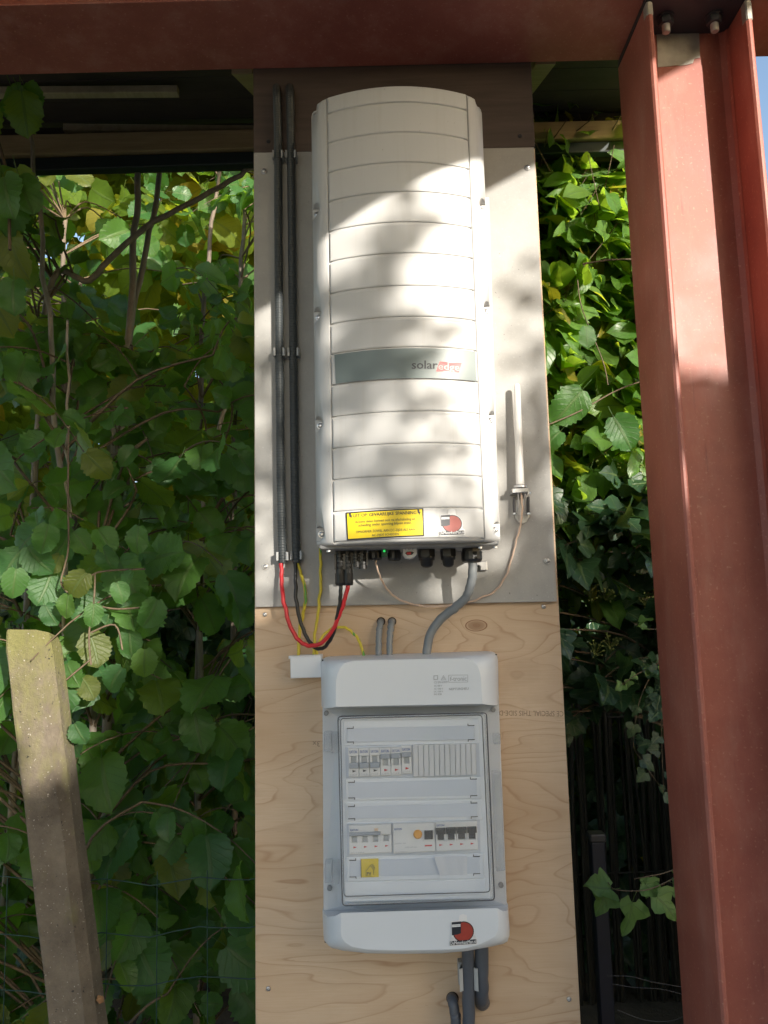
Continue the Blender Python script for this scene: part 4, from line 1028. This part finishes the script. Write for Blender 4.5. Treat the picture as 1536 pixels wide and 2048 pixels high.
def leaf_matrix(P, tip, nrm, size):
    t_ = tip.normalized(); n_ = (nrm - t_ * nrm.dot(t_))
    if n_.length < 1e-4: n_ = t_.orthogonal()
    n_.normalize(); x_ = t_.cross(n_)
    m_ = Matrix((x_, t_, n_)).transposed().to_4x4()
    return Matrix.Translation(P) @ m_ @ Matrix.Diagonal((size, size, size, 1)) @ Matrix.Translation((0, .32, 0))
def join_leaves(name, mats, meshes, parent, mat, rng, kind='stuff', label=None):
    vs = []; fs = []; uvs = []
    off = OFF.get(parent.name, Vector()) if parent else Vector()
    cache = {}
    for M_ in mats:
        me = rng.choice(meshes)
        if me.name not in cache: cache[me.name] = ([v.co.copy() for v in me.vertices], [list(p.vertices) for p in me.polygons], [tuple(u.uv) for u in me.uv_layers[0].data])
        cv, cf, cu = cache[me.name]; b0 = len(vs)
        vs += [tuple(M_ @ v - off) for v in cv]; fs += [[i + b0 for i in f] for f in cf]; uvs += cu
    me = bpy.data.meshes.new(name); me.from_pydata(vs, [], fs); me.materials.append(mat)
    me.polygons.foreach_set('use_smooth', [True] * len(fs))
    ul = me.uv_layers.new(name='UVMap'); ul.data.foreach_set('uv', [c for u in uvs for c in u]); me.update()
    o = bpy.data.objects.new(name, me); COL.objects.link(o)
    if parent: o.parent = parent
    return tag(o, label, None, None, kind)
def in_view(P, size):
    q = proj(P)
    if not q: return 0
    x, y, w = q; m = 40
    if x < -m or x > 1536 + m or y < 290 or y > 2048 + m: return 0
    if 512 < x < 1060 + (y - 300) * .058 or x > 1300 + (y - 800) * .07: return 0
    return size / w
def shrub(name, base, label, cat, stems, box, n_twigs, leaves_per, kind, size, seed, cap=300, group=None, stem_mat=None, droop=.5, face=Vector((.15, -.85, .42)), spread=.55, twig_len=(.22, .45), jitter=.85, window=None):
    """Shrub: canes (parts), twigs rising from them, leaves alternating along each twig."""
    rng = random.Random(seed); root = thing(name, base, label, cat, group); sm = stem_mat or M_bark
    allp = []
    for pts, r0, r1 in stems:
        path = spline(pts, 6); n = len(path); path = [p + Vector((rng.uniform(-1, 1), rng.uniform(-1, 1), 0)) * .006 for p in path]
        MB().tube(path, [r0 + (r1 - r0) * i / (n - 1) for i in range(n)], 8).build('stem', sm, root); allp += path
    tw = MB(); L = []
    for k in range(n_twigs):
        for _ in range(60):
            C = Vector([rng.uniform(box[0][i], box[1][i]) for i in range(3)])
            if not window or not window(C, rng): break
        near = min(allp, key=lambda p: (p - C).length + abs(p.z - C.z + .25) * .8)
        ln = rng.uniform(*twig_len); d = Vector((rng.uniform(-1, 1), rng.uniform(-.9, .3), rng.uniform(-.2, .8))).normalized()
        pts = [C + d * ln * t_ + Vector((0, 0, -droop * ln * t_ * t_)) for t_ in (0, .25, .5, .75, 1)]
        mid_ = near.lerp(C, .5) + Vector((rng.uniform(-.05, .05), rng.uniform(-.05, .05), .06))
        if (near - C).length < 1.2: tw.tube(spline([near, mid_, C], 4), [.0045, .0043, .004, .0038, .0036, .0034, .0032, .003, .003], 5)
        tw.tube(spline(pts, 2), [.003 - .0002 * i for i in range(9)], 4)
        for i in range(leaves_per):
            t_ = (i + .6) / leaves_per; P = pts[min(3, int(t_ * 4))].lerp(pts[min(4, int(t_ * 4) + 1)], t_ * 4 % 1)
            tan = (pts[min(4, int(t_ * 4) + 1)] - pts[min(3, int(t_ * 4))]).normalized()
            side = tan.cross(Vector((0, 0, 1))); side = side.normalized() if side.length > .01 else Vector((1, 0, 0))
            tip = tan * .5 + side * (spread * 1.4 if i % 2 else -spread * 1.4) + Vector((0, -.15, -rng.uniform(.1, 1.1))) + Vector([rng.uniform(-.35, .35) for _ in range(3)])
            nr = face + Vector([rng.uniform(-jitter, jitter) for _ in range(3)])
            sz = size * rng.uniform(.50, 1.25) * (.75 + .35 * (1 - abs(t_ - .5)))
            if P.y < .19 or (P.y < .96 and P.z > 2.92 - (.84 - P.y) * .58): continue      # kept clear of the post and of the roof edge
            if kind == 'hazel' and P.y < 1.40 and P.x > -.37 * (P.y + 1.5) and P.z > 1.5 + .44 * (P.y + 1.5) and rng.random() < .90: continue
            L.append((leaf_matrix(P, tip, nr, sz), P, sz))
    tw.build('twigs', M_twig, root, None, 'stuff')
    sc = sorted(range(len(L)), key=lambda i: -in_view(L[i][1], L[i][2]))
    big = [i for i in sc[:cap] if in_view(L[i][1], L[i][2]) > 0]; bs = set(big)
    off = Matrix.Translation(-Vector(base))
    for i in big:
        o = bpy.data.objects.new('leaf', rng.choice(LM[kind])); COL.objects.link(o); o.parent = root; o.matrix_local = off @ L[i][0]
    rest = [L[i][0] for i in range(len(L)) if i not in bs]
    if rest: join_leaves('leaves', rest, LM[kind], root, LM[kind][0].materials[0], rng)
    return root

def ground_stem(px_pts, Y, r0, r1, foot_dx=.0):
    P = [at(x, y, Y) for x, y in px_pts]; f = P[-1]
    return [Vector((f.x + foot_dx, Y, -.05))] + ([Vector((f.x + foot_dx * .4, Y, f.z * .5))] if f.z > .6 else []) + P[::-1], r0, r1
open_top = lambda C, r: C.y < 1.45 and C.z > 1.5 + .36 * (C.y + 1.5) and C.x > -.42 * (C.y + 1.5) and r.random() < .97
# left: three hazels, one behind the other
shrub('hazel_bush', (-.95, .5, 0), 'hazel bush nearest the concrete post with big dark rounded leaves', 'bush',
      [ground_stem([(60, 250), (95, 620), (120, 1000), (135, 1500)], .55, .012, .006, .04), ground_stem([(137, 640), (134, 900), (137, 1090), (128, 1320)], .38, .006, .0035, .05), ground_stem([(196, 1080), (190, 1160), (188, 1300)], .48, .011, .007, .03)],
      ((-1.25, .30, .15), (-.42, .75, 2.35)), 104, 7, 'hazel', .098, 11, 300, 'hazel bushes left of the plywood', window=open_top, stem_mat=M_barklit)
shrub('hazel_bush', (-.75, .95, 0), 'hazel bush in the middle left with two sunlit pale grey stems rising past the panel', 'bush',
      [ground_stem([(272, 300), (273, 400), (262, 600), (240, 800), (222, 900), (215, 1300)], .95, .017, .010), ground_stem([(328, 300), (300, 460), (268, 620), (245, 820), (228, 1000)], 1.0, .015, .009, .02),
       ground_stem([(505, 333), (400, 395), (270, 470), (180, 560), (95, 605)], .9, .012, .008, -.1), ground_stem([(455, 780), (440, 860), (415, 960), (400, 1200)], 1.05, .011, .007)],
      ((-1.35, .7, .25), (-.26, 1.25, 2.9)), 128, 7, 'hazel', .100, 23, 300, 'hazel bushes left of the plywood', window=open_top, stem_mat=M_barklit)
shrub('hazel_bush', (-.9, 1.75, 0), 'hazel bush furthest back on the left with sunlit yellow green top leaves', 'bush',
      [ground_stem([(440, 340), (420, 480), (400, 800)], 1.7, .014, .008), ground_stem([(490, 380), (485, 480), (470, 800)], 1.75, .013, .008), ground_stem([(130, 440), (125, 700), (140, 900)], 1.7, .016, .010), ground_stem([(160, 560), (158, 800)], 1.8, .015, .01)],
      ((-2.3, 1.5, .3), (-.30, 2.4, 3.9)), 210, 8, 'hazel', .115, 37, 300, 'hazel bushes left of the plywood', jitter=.8)
# right: magnolia like evergreen above, flowering ivy below
shrub('evergreen_magnolia', (1.0, 1.2, 0), 'glossy bright green evergreen bush between cement board and steel column', 'bush',
      [([(1.22, 1.35, -.05), (1.2, 1.3, 1.2), (.95, 1.25, 2.2), (.80, 1.22, 3.0)], .03, .012), ([(1.25, 1.4, -.05), (1.2, 1.35, 1.3), (.85, 1.3, 2.1), (.58, 1.22, 2.8)], .022, .01)],
      ((.36, .95, 1.60), (.96, 1.22, 3.30)), 470, 9, 'magnolia', .128, 51, 300, None, droop=-.25, face=Vector((.48, -.80, .38)), spread=.5, twig_len=(.16, .34), jitter=.6)
iv = shrub('flowering_ivy', (.62, 1.0, 0), 'dark glossy ivy with round greenish flower heads below the bright evergreen', 'ivy',
      [([(1.2, 1.25, -.05), (1.18, 1.2, .8), (.95, 1.15, 1.45), (.62, 1.1, 1.75)], .012, .006), ([(1.1, 1.25, -.05), (1.1, 1.15, .9), (.85, 1.1, 1.5)], .010, .005)],
      ((.36, .75, 1.18), (.95, 1.25, 1.85)), 110, 7, 'ivy', .082, 64, 300, None, droop=.3, face=Vector((.2, -.75, .5)), twig_len=(.10, .24))
off = Vector((.62, 1.0, 0)); rng = random.Random(9)
for px, py in ((1168, 1128), (1182, 1185), (1212, 1190), (1295, 1205), (1222, 1285), (1192, 1300), (1275, 930), (1250, 935)):
    C = at(px, py, .78); st = MB(); bd = MB()
    for k in range(22):
        d = Vector((rng.gauss(0, 1), rng.gauss(0, .8) - .3, rng.gauss(0, .8) + .4)).normalized() * rng.uniform(.016, .030)
        st.tube([C - Vector((0, -.01, .014)), C + d], .0006, 3); bd.lathe(C + d * .92, d, [(0, .001), (.0018, .0026), (.0040, .0024), (.0055, .0008)], 6, True)
    u = st.build('flower_head', M_berry, iv); bd.build('buds', M_berry, u)
# trailing ivy strands
def strand(pts, label, leaves, size, kind='ivy', seed=1, r=.0016):
    rng = random.Random(seed); P = spline([at(*p) for p in pts], 6); base = P[0]
    root = thing('ivy_strand', tuple(base), label, 'ivy')
    MB().tube(P, [r * (1 - .5 * i / len(P)) for i in range(len(P))], 5).build('vine', M_twig, root)
    for k in range(leaves):
        i = int((k + .5) / leaves * (len(P) - 1)); q = P[i]
        tip = Vector((rng.choice((-1, 1)) * rng.uniform(.3, .9), -.25, rng.uniform(-1.0, .2))); nr = Vector((.1, -.8, .55)) + Vector([rng.uniform(-.45, .45) for _ in range(3)])
        o = bpy.data.objects.new('leaf', rng.choice(LM[kind])); COL.objects.link(o); o.parent = root
        o.matrix_local = Matrix.Translation(-base) @ leaf_matrix(q, tip, nr, size * rng.uniform(.65, 1.15))
    return root
strand([(1330, 1300, .7), (1285, 1385, .68), (1270, 1450, .68), (1268, 1495, .68), (1290, 1530, .66), (1325, 1580, .64)], 'long trailing ivy strand with small leaves hanging in front of the dark reeds', 9, .040, 'ivy', 3)
strand([(1318, 1290, .6), (1322, 1400, .6), (1324, 1500, .6), (1328, 1600, .6)], 'thin ivy strand hanging close beside the column flange', 8, .044, 'ivy', 5)
strand([(1320, 1325, .62), (1275, 1348, .6), (1240, 1372, .58)], 'pale ivy sprig with tiny light leaves above the reeds', 5, .032, 'young', 7)
strand([(1420, 1720, .22), (1345, 1758, .2), (1300, 1778, .18), (1262, 1782, .17), (1228, 1778, .16), (1216, 1764, .16)], 'low ivy shoot with bright young leaves reaching left from the column', 6, .060, 'young', 12)
strand([(1420, 1705, .24), (1340, 1742, .22), (1300, 1752, .2), (1268, 1758, .2)], 'short ivy shoot just above the low bright shoot', 4, .048, 'young', 18)
strand([(1400, 1200, .7), (1340, 1250, .6), (1300, 1258, .55), (1262, 1244, .55)], 'small sprig of pale ivy leaves beside the column at mid height', 5, .040, 'young', 22)
# two large hazel leaves hanging in front of the evergreen
hz = thing('hazel_branch', tuple(at(1290, 770, .55)), 'dark hazel branch with large leaves hanging in front of the bright evergreen', 'branch')
rng = random.Random(4); base = at(1290, 770, .55)
MB().tube(spline([at(1330, 520, .55), at(1230, 519, .55), at(1165, 528, .55)], 5), .0028, 5).build('twig', M_twig, hz)
MB().tube(spline([at(1155, 560, .55), at(1165, 620, .55), at(1205, 720, .55), at(1216, 770, .55)], 5), .0016, 5).build('twig', M_twig, hz)
MB().tube(spline([at(1340, 745, .55), at(1240, 778, .55), at(1160, 822, .55), at(1095, 850, .55)], 5), .0022, 5).build('twig', M_twig, hz)
for (x, y), tipd, nr, sz in (((1180, 760), (-.5, 0, -.6), (.5, -.7, .4), .115), ((1265, 765), (.6, 0, -.12), (0, -.7, .65), .12), ((1215, 815), (.4, -.1, -.8), (-.2, -.9, .2), .10), ((1135, 850), (-.6, 0, -.5), (0, -.8, .5), .085), ((1170, 640), (.1, 0, -1), (.3, -.9, .1), .06)):
    o = bpy.data.objects.new('leaf', rng.choice(LM['hazel'])); COL.objects.link(o); o.parent = hz
    o.matrix_local = Matrix.Translation(-base) @ leaf_matrix(at(x, y, .54), Vector(tipd), Vector(nr), sz)
# dark clump hanging at the top left corner under the beam
dk = thing('hazel_branch', tuple(at(-60, 150, .3)), 'very dark leafy branch hanging under the beam at the top left corner', 'branch')
rng = random.Random(15); base = at(-60, 150, .3)
MB().tube(spline([at(-120, 60, .32), at(-40, 200, .3), at(10, 330, .28), at(20, 500, .27)], 5), .004, 6).build('twig', M_twig, dk)
for k in range(26):
    P = at(rng.uniform(-90, 48), rng.uniform(150, 640), rng.uniform(.2, .36))
    o = bpy.data.objects.new('leaf', rng.choice(LM['hazel'])); COL.objects.link(o); o.parent = dk
    o.matrix_local = Matrix.Translation(-base) @ leaf_matrix(P, Vector((rng.uniform(-.5, .5), rng.uniform(-.3, .2), -1)), Vector((rng.uniform(-.5, .5), -1, rng.uniform(-.2, .5))), rng.uniform(.08, .115))

sp = thing('hazel_branch', tuple(at(137, 1000, .12)), 'sunlit hazel sprig with bright green leaves just above and right of the concrete post', 'branch')
rng = random.Random(31); base = at(137, 1000, .12)
for pts in ([(137, 860), (136, 1000), (137, 1090), (130, 1130), (122, 1165), (135, 1185)], [(122, 1165), (160, 1175), (195, 1145), (290, 1138)], [(190, 1145), (188, 1200), (178, 1270), (182, 1330)], [(188, 1210), (235, 1218), (300, 1213)], [(182, 1265), (230, 1250), (245, 1300)], [(180, 1320), (150, 1345), (120, 1370)]):
    MB().tube(spline([at(x, y, .12) for x, y in pts], 5), .0021, 5).build('twig', M_twig, sp)
for x, y, w in ((90, 1080, 56), (163, 1085, 48), (213, 1082, 52), (272, 1082, 52), (77, 1122, 58), (18, 1132, 62), (110, 1129, 34), (30, 1169, 50), (88, 1176, 66), (153, 1172, 56), (213, 1122, 44), (253, 1160, 32), (130, 1215, 44), (103, 1232, 40), (240, 1187, 40), (217, 1233, 30), (253, 1240, 60), (188, 1303, 58), (260, 1292, 52), (187, 1232, 40), (145, 1352, 48), (178, 1380, 46), (226, 1361, 46), (133, 1398, 52), (100, 1374, 40), (290, 1330, 50), (160, 1470, 42), (300, 1230, 50)):
    Y = .12 + rng.uniform(-.04, .05); c = at(x, y, Y); sz = w * (1.5 + Y) / FPX * rng.uniform(1.05, 1.25)
    tip = Vector((rng.uniform(-.8, .8), rng.uniform(-.25, .1), -1)).normalized()
    o = bpy.data.objects.new('leaf', rng.choice(LM['hazel'])); COL.objects.link(o); o.parent = sp
    o.matrix_local = Matrix.Translation(-base) @ leaf_matrix(c - tip * sz * .85, tip, Vector((rng.uniform(-.3, .6), -.85, rng.uniform(.1, .6))), sz)

# far foliage behind everything: one mass
rng = random.Random(77); Ls = []
for k in range(11800):
    Y = rng.uniform(2.3, 5.2); q = rng.uniform(-1.05, .62); X = q * (Y + 1.5) + rng.uniform(-.1, .1); Z = rng.uniform(0, 1.5 + .62 * (Y + 1.5)) 
    if mnoise.noise(Vector((X * 1.1, Y * .9, Z * 1.1))) < -.30 and Z > 1.6: continue
    if X / (Y + 1.5) > .455 and Z > 1.5 + .36 * (Y + 1.5): continue
    P = Vector((X, Y, Z)); tip = Vector((rng.uniform(-1, 1), rng.uniform(-.5, .3), -rng.uniform(.1, 1))); nr = Vector((.2, -.6, .7)) + Vector([rng.uniform(-.8, .8) for _ in range(3)])
    Ls.append(leaf_matrix(P, tip, nr, rng.uniform(.11, .19) * (1 + (Y - 2.3) * .14)))
join_leaves('background_foliage', Ls, LM['far'], None, FAR, rng, 'stuff', 'mass of sunlit and shaded leaves far behind the hazels')
for (x, Y, h_, lab) in ((-1.6, 4.6, 5.2, 'tree trunk far back on the left among the leaves'), (-.55, 5.3, 5.0, 'slim tree trunk far back near the plywood edge'), (1.1, 5.6, 5.4, 'tree trunk far back on the right behind the evergreen')):
    t_ = thing('background_tree', (x, Y, 0), lab, 'tree')
    MB().tube(spline([(x, Y, -.1), (x + .05, Y, 1.5), (x - .04, Y, 3), (x + .08, Y, h_)], 5), [.10 - .004 * i for i in range(16)], 10).build('trunk', M_bark, t_)
    cr = []
    for k in range(420):
        d = Vector((rng.gauss(0, .9), rng.gauss(0, .7), rng.gauss(0, .55))); P = Vector((x, Y + .3, h_ - .3)) + d
        cr.append(leaf_matrix(P, Vector((rng.uniform(-1, 1), rng.uniform(-1, 1), -.6)), Vector((.2, -.5, .8)) + Vector([rng.uniform(-.8, .8) for _ in range(3)]), rng.uniform(.14, .24)))
    join_leaves('crown', cr, LM['far'], t_, FAR, rng)

ot = thing('top_shade_tree', (-.4, 3.2, 0), 'tree added with its crown over the bushes to block the top light', 'tree')  # mostly unseen tree, added to cut the light from above
MB().tube(spline([(-.4, 3.2, -.1), (-.35, 3.2, 1.5), (-.45, 3.15, 3), (-.4, 3.1, 4.4)], 5), [.09 - .003 * i for i in range(16)], 10).build('trunk', M_bark, ot)
Ls = []
for k in range(6500):
    P = Vector((rng.uniform(-4, 2.0), rng.uniform(1.6, 6), 0)); P.x = min(P.x, .40 * (P.y + 1.5)) - rng.uniform(0, .1); P.z = 4.5 + .3 * (P.y - 1.6) + rng.uniform(0, .9)
    Ls.append(leaf_matrix(P, Vector((rng.uniform(-1, 1), rng.uniform(-1, 1), -.5)), Vector((.1, -.3, .9)) + Vector([rng.uniform(-.6, .6) for _ in range(3)]), rng.uniform(.15, .24)))
join_leaves('crown', Ls, LM['far'], ot, FAR, rng)
Ls = []
sh = thing('side_shade_hedge', (1.75, 1.2, 0), 'dense dark hedge added out of view to keep side light off the low corner', 'hedge')  # unseen leaves and stems added to block light from the right
for k in range(2600):
    P = Vector((rng.uniform(1.55, 1.95), rng.uniform(-.1, 3.2), rng.uniform(0, 1.75)))
    Ls.append(leaf_matrix(P, Vector((rng.uniform(-1, 1), rng.uniform(-1, 1), -.8)), Vector((-.6, -.4, .5)) + Vector([rng.uniform(-.7, .7) for _ in range(3)]), rng.uniform(.09, .15)))
join_leaves('crown', Ls, LM['ivy'], sh, IVY, rng)
for k in range(5): MB().tube([(1.75, .1 + k * .7, -.1), (1.77, .12 + k * .7, .8), (1.74, .1 + k * .7, 1.5)], .018, 6).build('trunk', M_bark, sh)
Ls = []
for k in range(6600):
    P = Vector((rng.uniform(-3.8, 2.2), rng.uniform(1.85, 2.5), rng.uniform(0, 1.75) ** 1.0))
    Ls.append(leaf_matrix(P, Vector((rng.uniform(-1, 1), rng.uniform(-1, 1), -.8)), Vector((.1, -.8, .5)) + Vector([rng.uniform(-.7, .7) for _ in range(3)]), rng.uniform(.07, .13)))
join_leaves('undergrowth', Ls, LM['ivy'], None, IVY, rng, 'stuff', 'dark ivy undergrowth added as a dark backing behind the bushes and reeds')  # leaf layer added to darken the gaps behind the bushes

# ================================================================== HEDGE BEHIND THE CAMERA: unseen, leaves placed to break the low sun into dapples
def nz(px, py, Y):
    P = at(px, py, Y); return P.x + TA * Y, P.z + KE * Y
BLOCK = []                                            # ellipses in the sheet of the panel: x, z, rx, rz, density
def E(px, py, rx, ry, den, Y=-.185):
    x, z = nz(px, py, Y); k = (Y + 1.5) / FPX; BLOCK.append((x, z, rx * k, ry * k, den))
E(815, 380, 26, 60, .9); E(800, 470, 34, 60, .95); E(742, 498, 56, 24, .85); E(690, 575, 62, 36, .8); E(735, 620, 62, 70, .97); E(775, 690, 70, 60, .96)
E(672, 690, 46, 60, .75); E(715, 745, 70, 45, .8); E(850, 655, 26, 18, .85); E(895, 655, 16, 26, .75); E(830, 740, 50, 40, .7)
E(765, 800, 46, 18, .95); E(700, 800, 40, 26, .6); E(892, 804, 28, 18, .95); E(790, 862, 40, 20, .92); E(872, 850, 34, 20, .9); E(928, 884, 34, 20, .9); E(715, 878, 46, 30, .8); E(850, 912, 62, 18, .9)
E(690, 945, 66, 30, .8); E(780, 952, 54, 22, .9); E(900, 950, 40, 20, .85); E(950, 988, 44, 24, .8); E(835, 992, 60, 16, .8); E(930, 800, 20, 40, .5); E(660, 850, 30, 60, .6)
E(1055, 860, 50, 130, .8, -.012); E(1060, 1040, 50, 100, .9, -.012); E(1070, 720, 40, 60, .6, -.012); E(525, 715, 22, 45, .95, -.02); E(525, 960, 24, 60, .6, -.02); E(1060, 560, 40, 80, .6, -.012)
def blocked(x, z):
    """share of sun taken away at sheet point (x, z)"""
    if -1.05 < x < -.36:                              # gap that lights the post head and the leaves beside it
        gx, gz = (x + .68) / .31, (z - 1.47) / .29
        if gx * gx + gz * gz < 1: return .0
    if x < -.34: return .97 if z < 2.35 else .75
    d = 0.0
    for ex, ez, rx, rz, den in BLOCK:
        q = ((x - ex) / rx) ** 2 + ((z - ez) / rz) ** 2
        if q < 1: d = max(d, den)
    if x < .36:
        t_ = 1.57 + .05 * math.sin(x * 31) + .03 * math.sin(x * 67)
        if z < t_ - .10: d = max(d, .985)
        elif z < t_: d = max(d, .72)
        return d
    if x < .85:
        t_ = 1.84 - .22 * max(0, (.50 - x) / .14)
        if z < t_: return .96
        if z < t_ + .1: return .4
        return 0
    return .97 if z < 1.93 + .08 * math.sin(x * 9) else .04
YH = -4.3
rng = random.Random(101); Lh = []; leaf_r = .042
hd = thing('dapple_hedge', (2.0, YH, 0), 'tall leafy hedge set unseen behind the viewer, leaves placed to cast the dapples', 'hedge')
n_try = 0
for k in range(60000):
    x = rng.uniform(-2.2, 2.3); z = rng.uniform(-1.0, 2.75)
    if -.34 < x < .47 and z > 1.62: continue
    bl = blocked(x, z)
    if rng.random() > (bl * .62 if bl < .95 else .85): continue
    Y = YH + rng.uniform(-.22, .22)
    P = Vector((x - TA * Y, Y, z - KE * Y))
    if P.z < .02: continue
    Lh.append(leaf_matrix(P, Vector((rng.uniform(-1, 1), rng.uniform(-1, 1), rng.uniform(-1, .4))), TOSUN + Vector([rng.uniform(-.5, .5) for _ in range(3)]), rng.uniform(.06, .10) if bl > .95 else rng.uniform(.05, .08)))
# close sampling for the small marks near the panel
for ex, ez, rx, rz, den in BLOCK:
    m = int(-math.log(1.02 - den) * 3.14 * rx * rz * .80 / .00042) + 2
    for k in range(m):
        a = rng.uniform(0, 6.283); r_ = math.sqrt(rng.random()); Y = YH + rng.uniform(-.2, .2)
        P = Vector((ex + rx * .85 * r_ * math.cos(a) - TA * Y, Y, ez + rz * .85 * r_ * math.sin(a) - KE * Y))
        Lh.append(leaf_matrix(P, Vector((rng.uniform(-1, 1), rng.uniform(-1, 1), rng.uniform(-1, .4))), TOSUN + Vector([rng.uniform(-.5, .5) for _ in range(3)]), rng.uniform(.026, .044)))
join_leaves('crown', Lh, LM['magnolia'] + LM['hazel'], hd, HAZ, rng)
for k in range(14):
    x = .4 + k * .33; b_ = MB().tube(spline([(x, YH, -.1), (x + rng.uniform(-.1, .1), YH, 1.2), (x + rng.uniform(-.15, .15), YH, 2.3)], 4), [.02 - .0016 * i for i in range(9)], 6); b_.build('trunk', M_bark, hd)
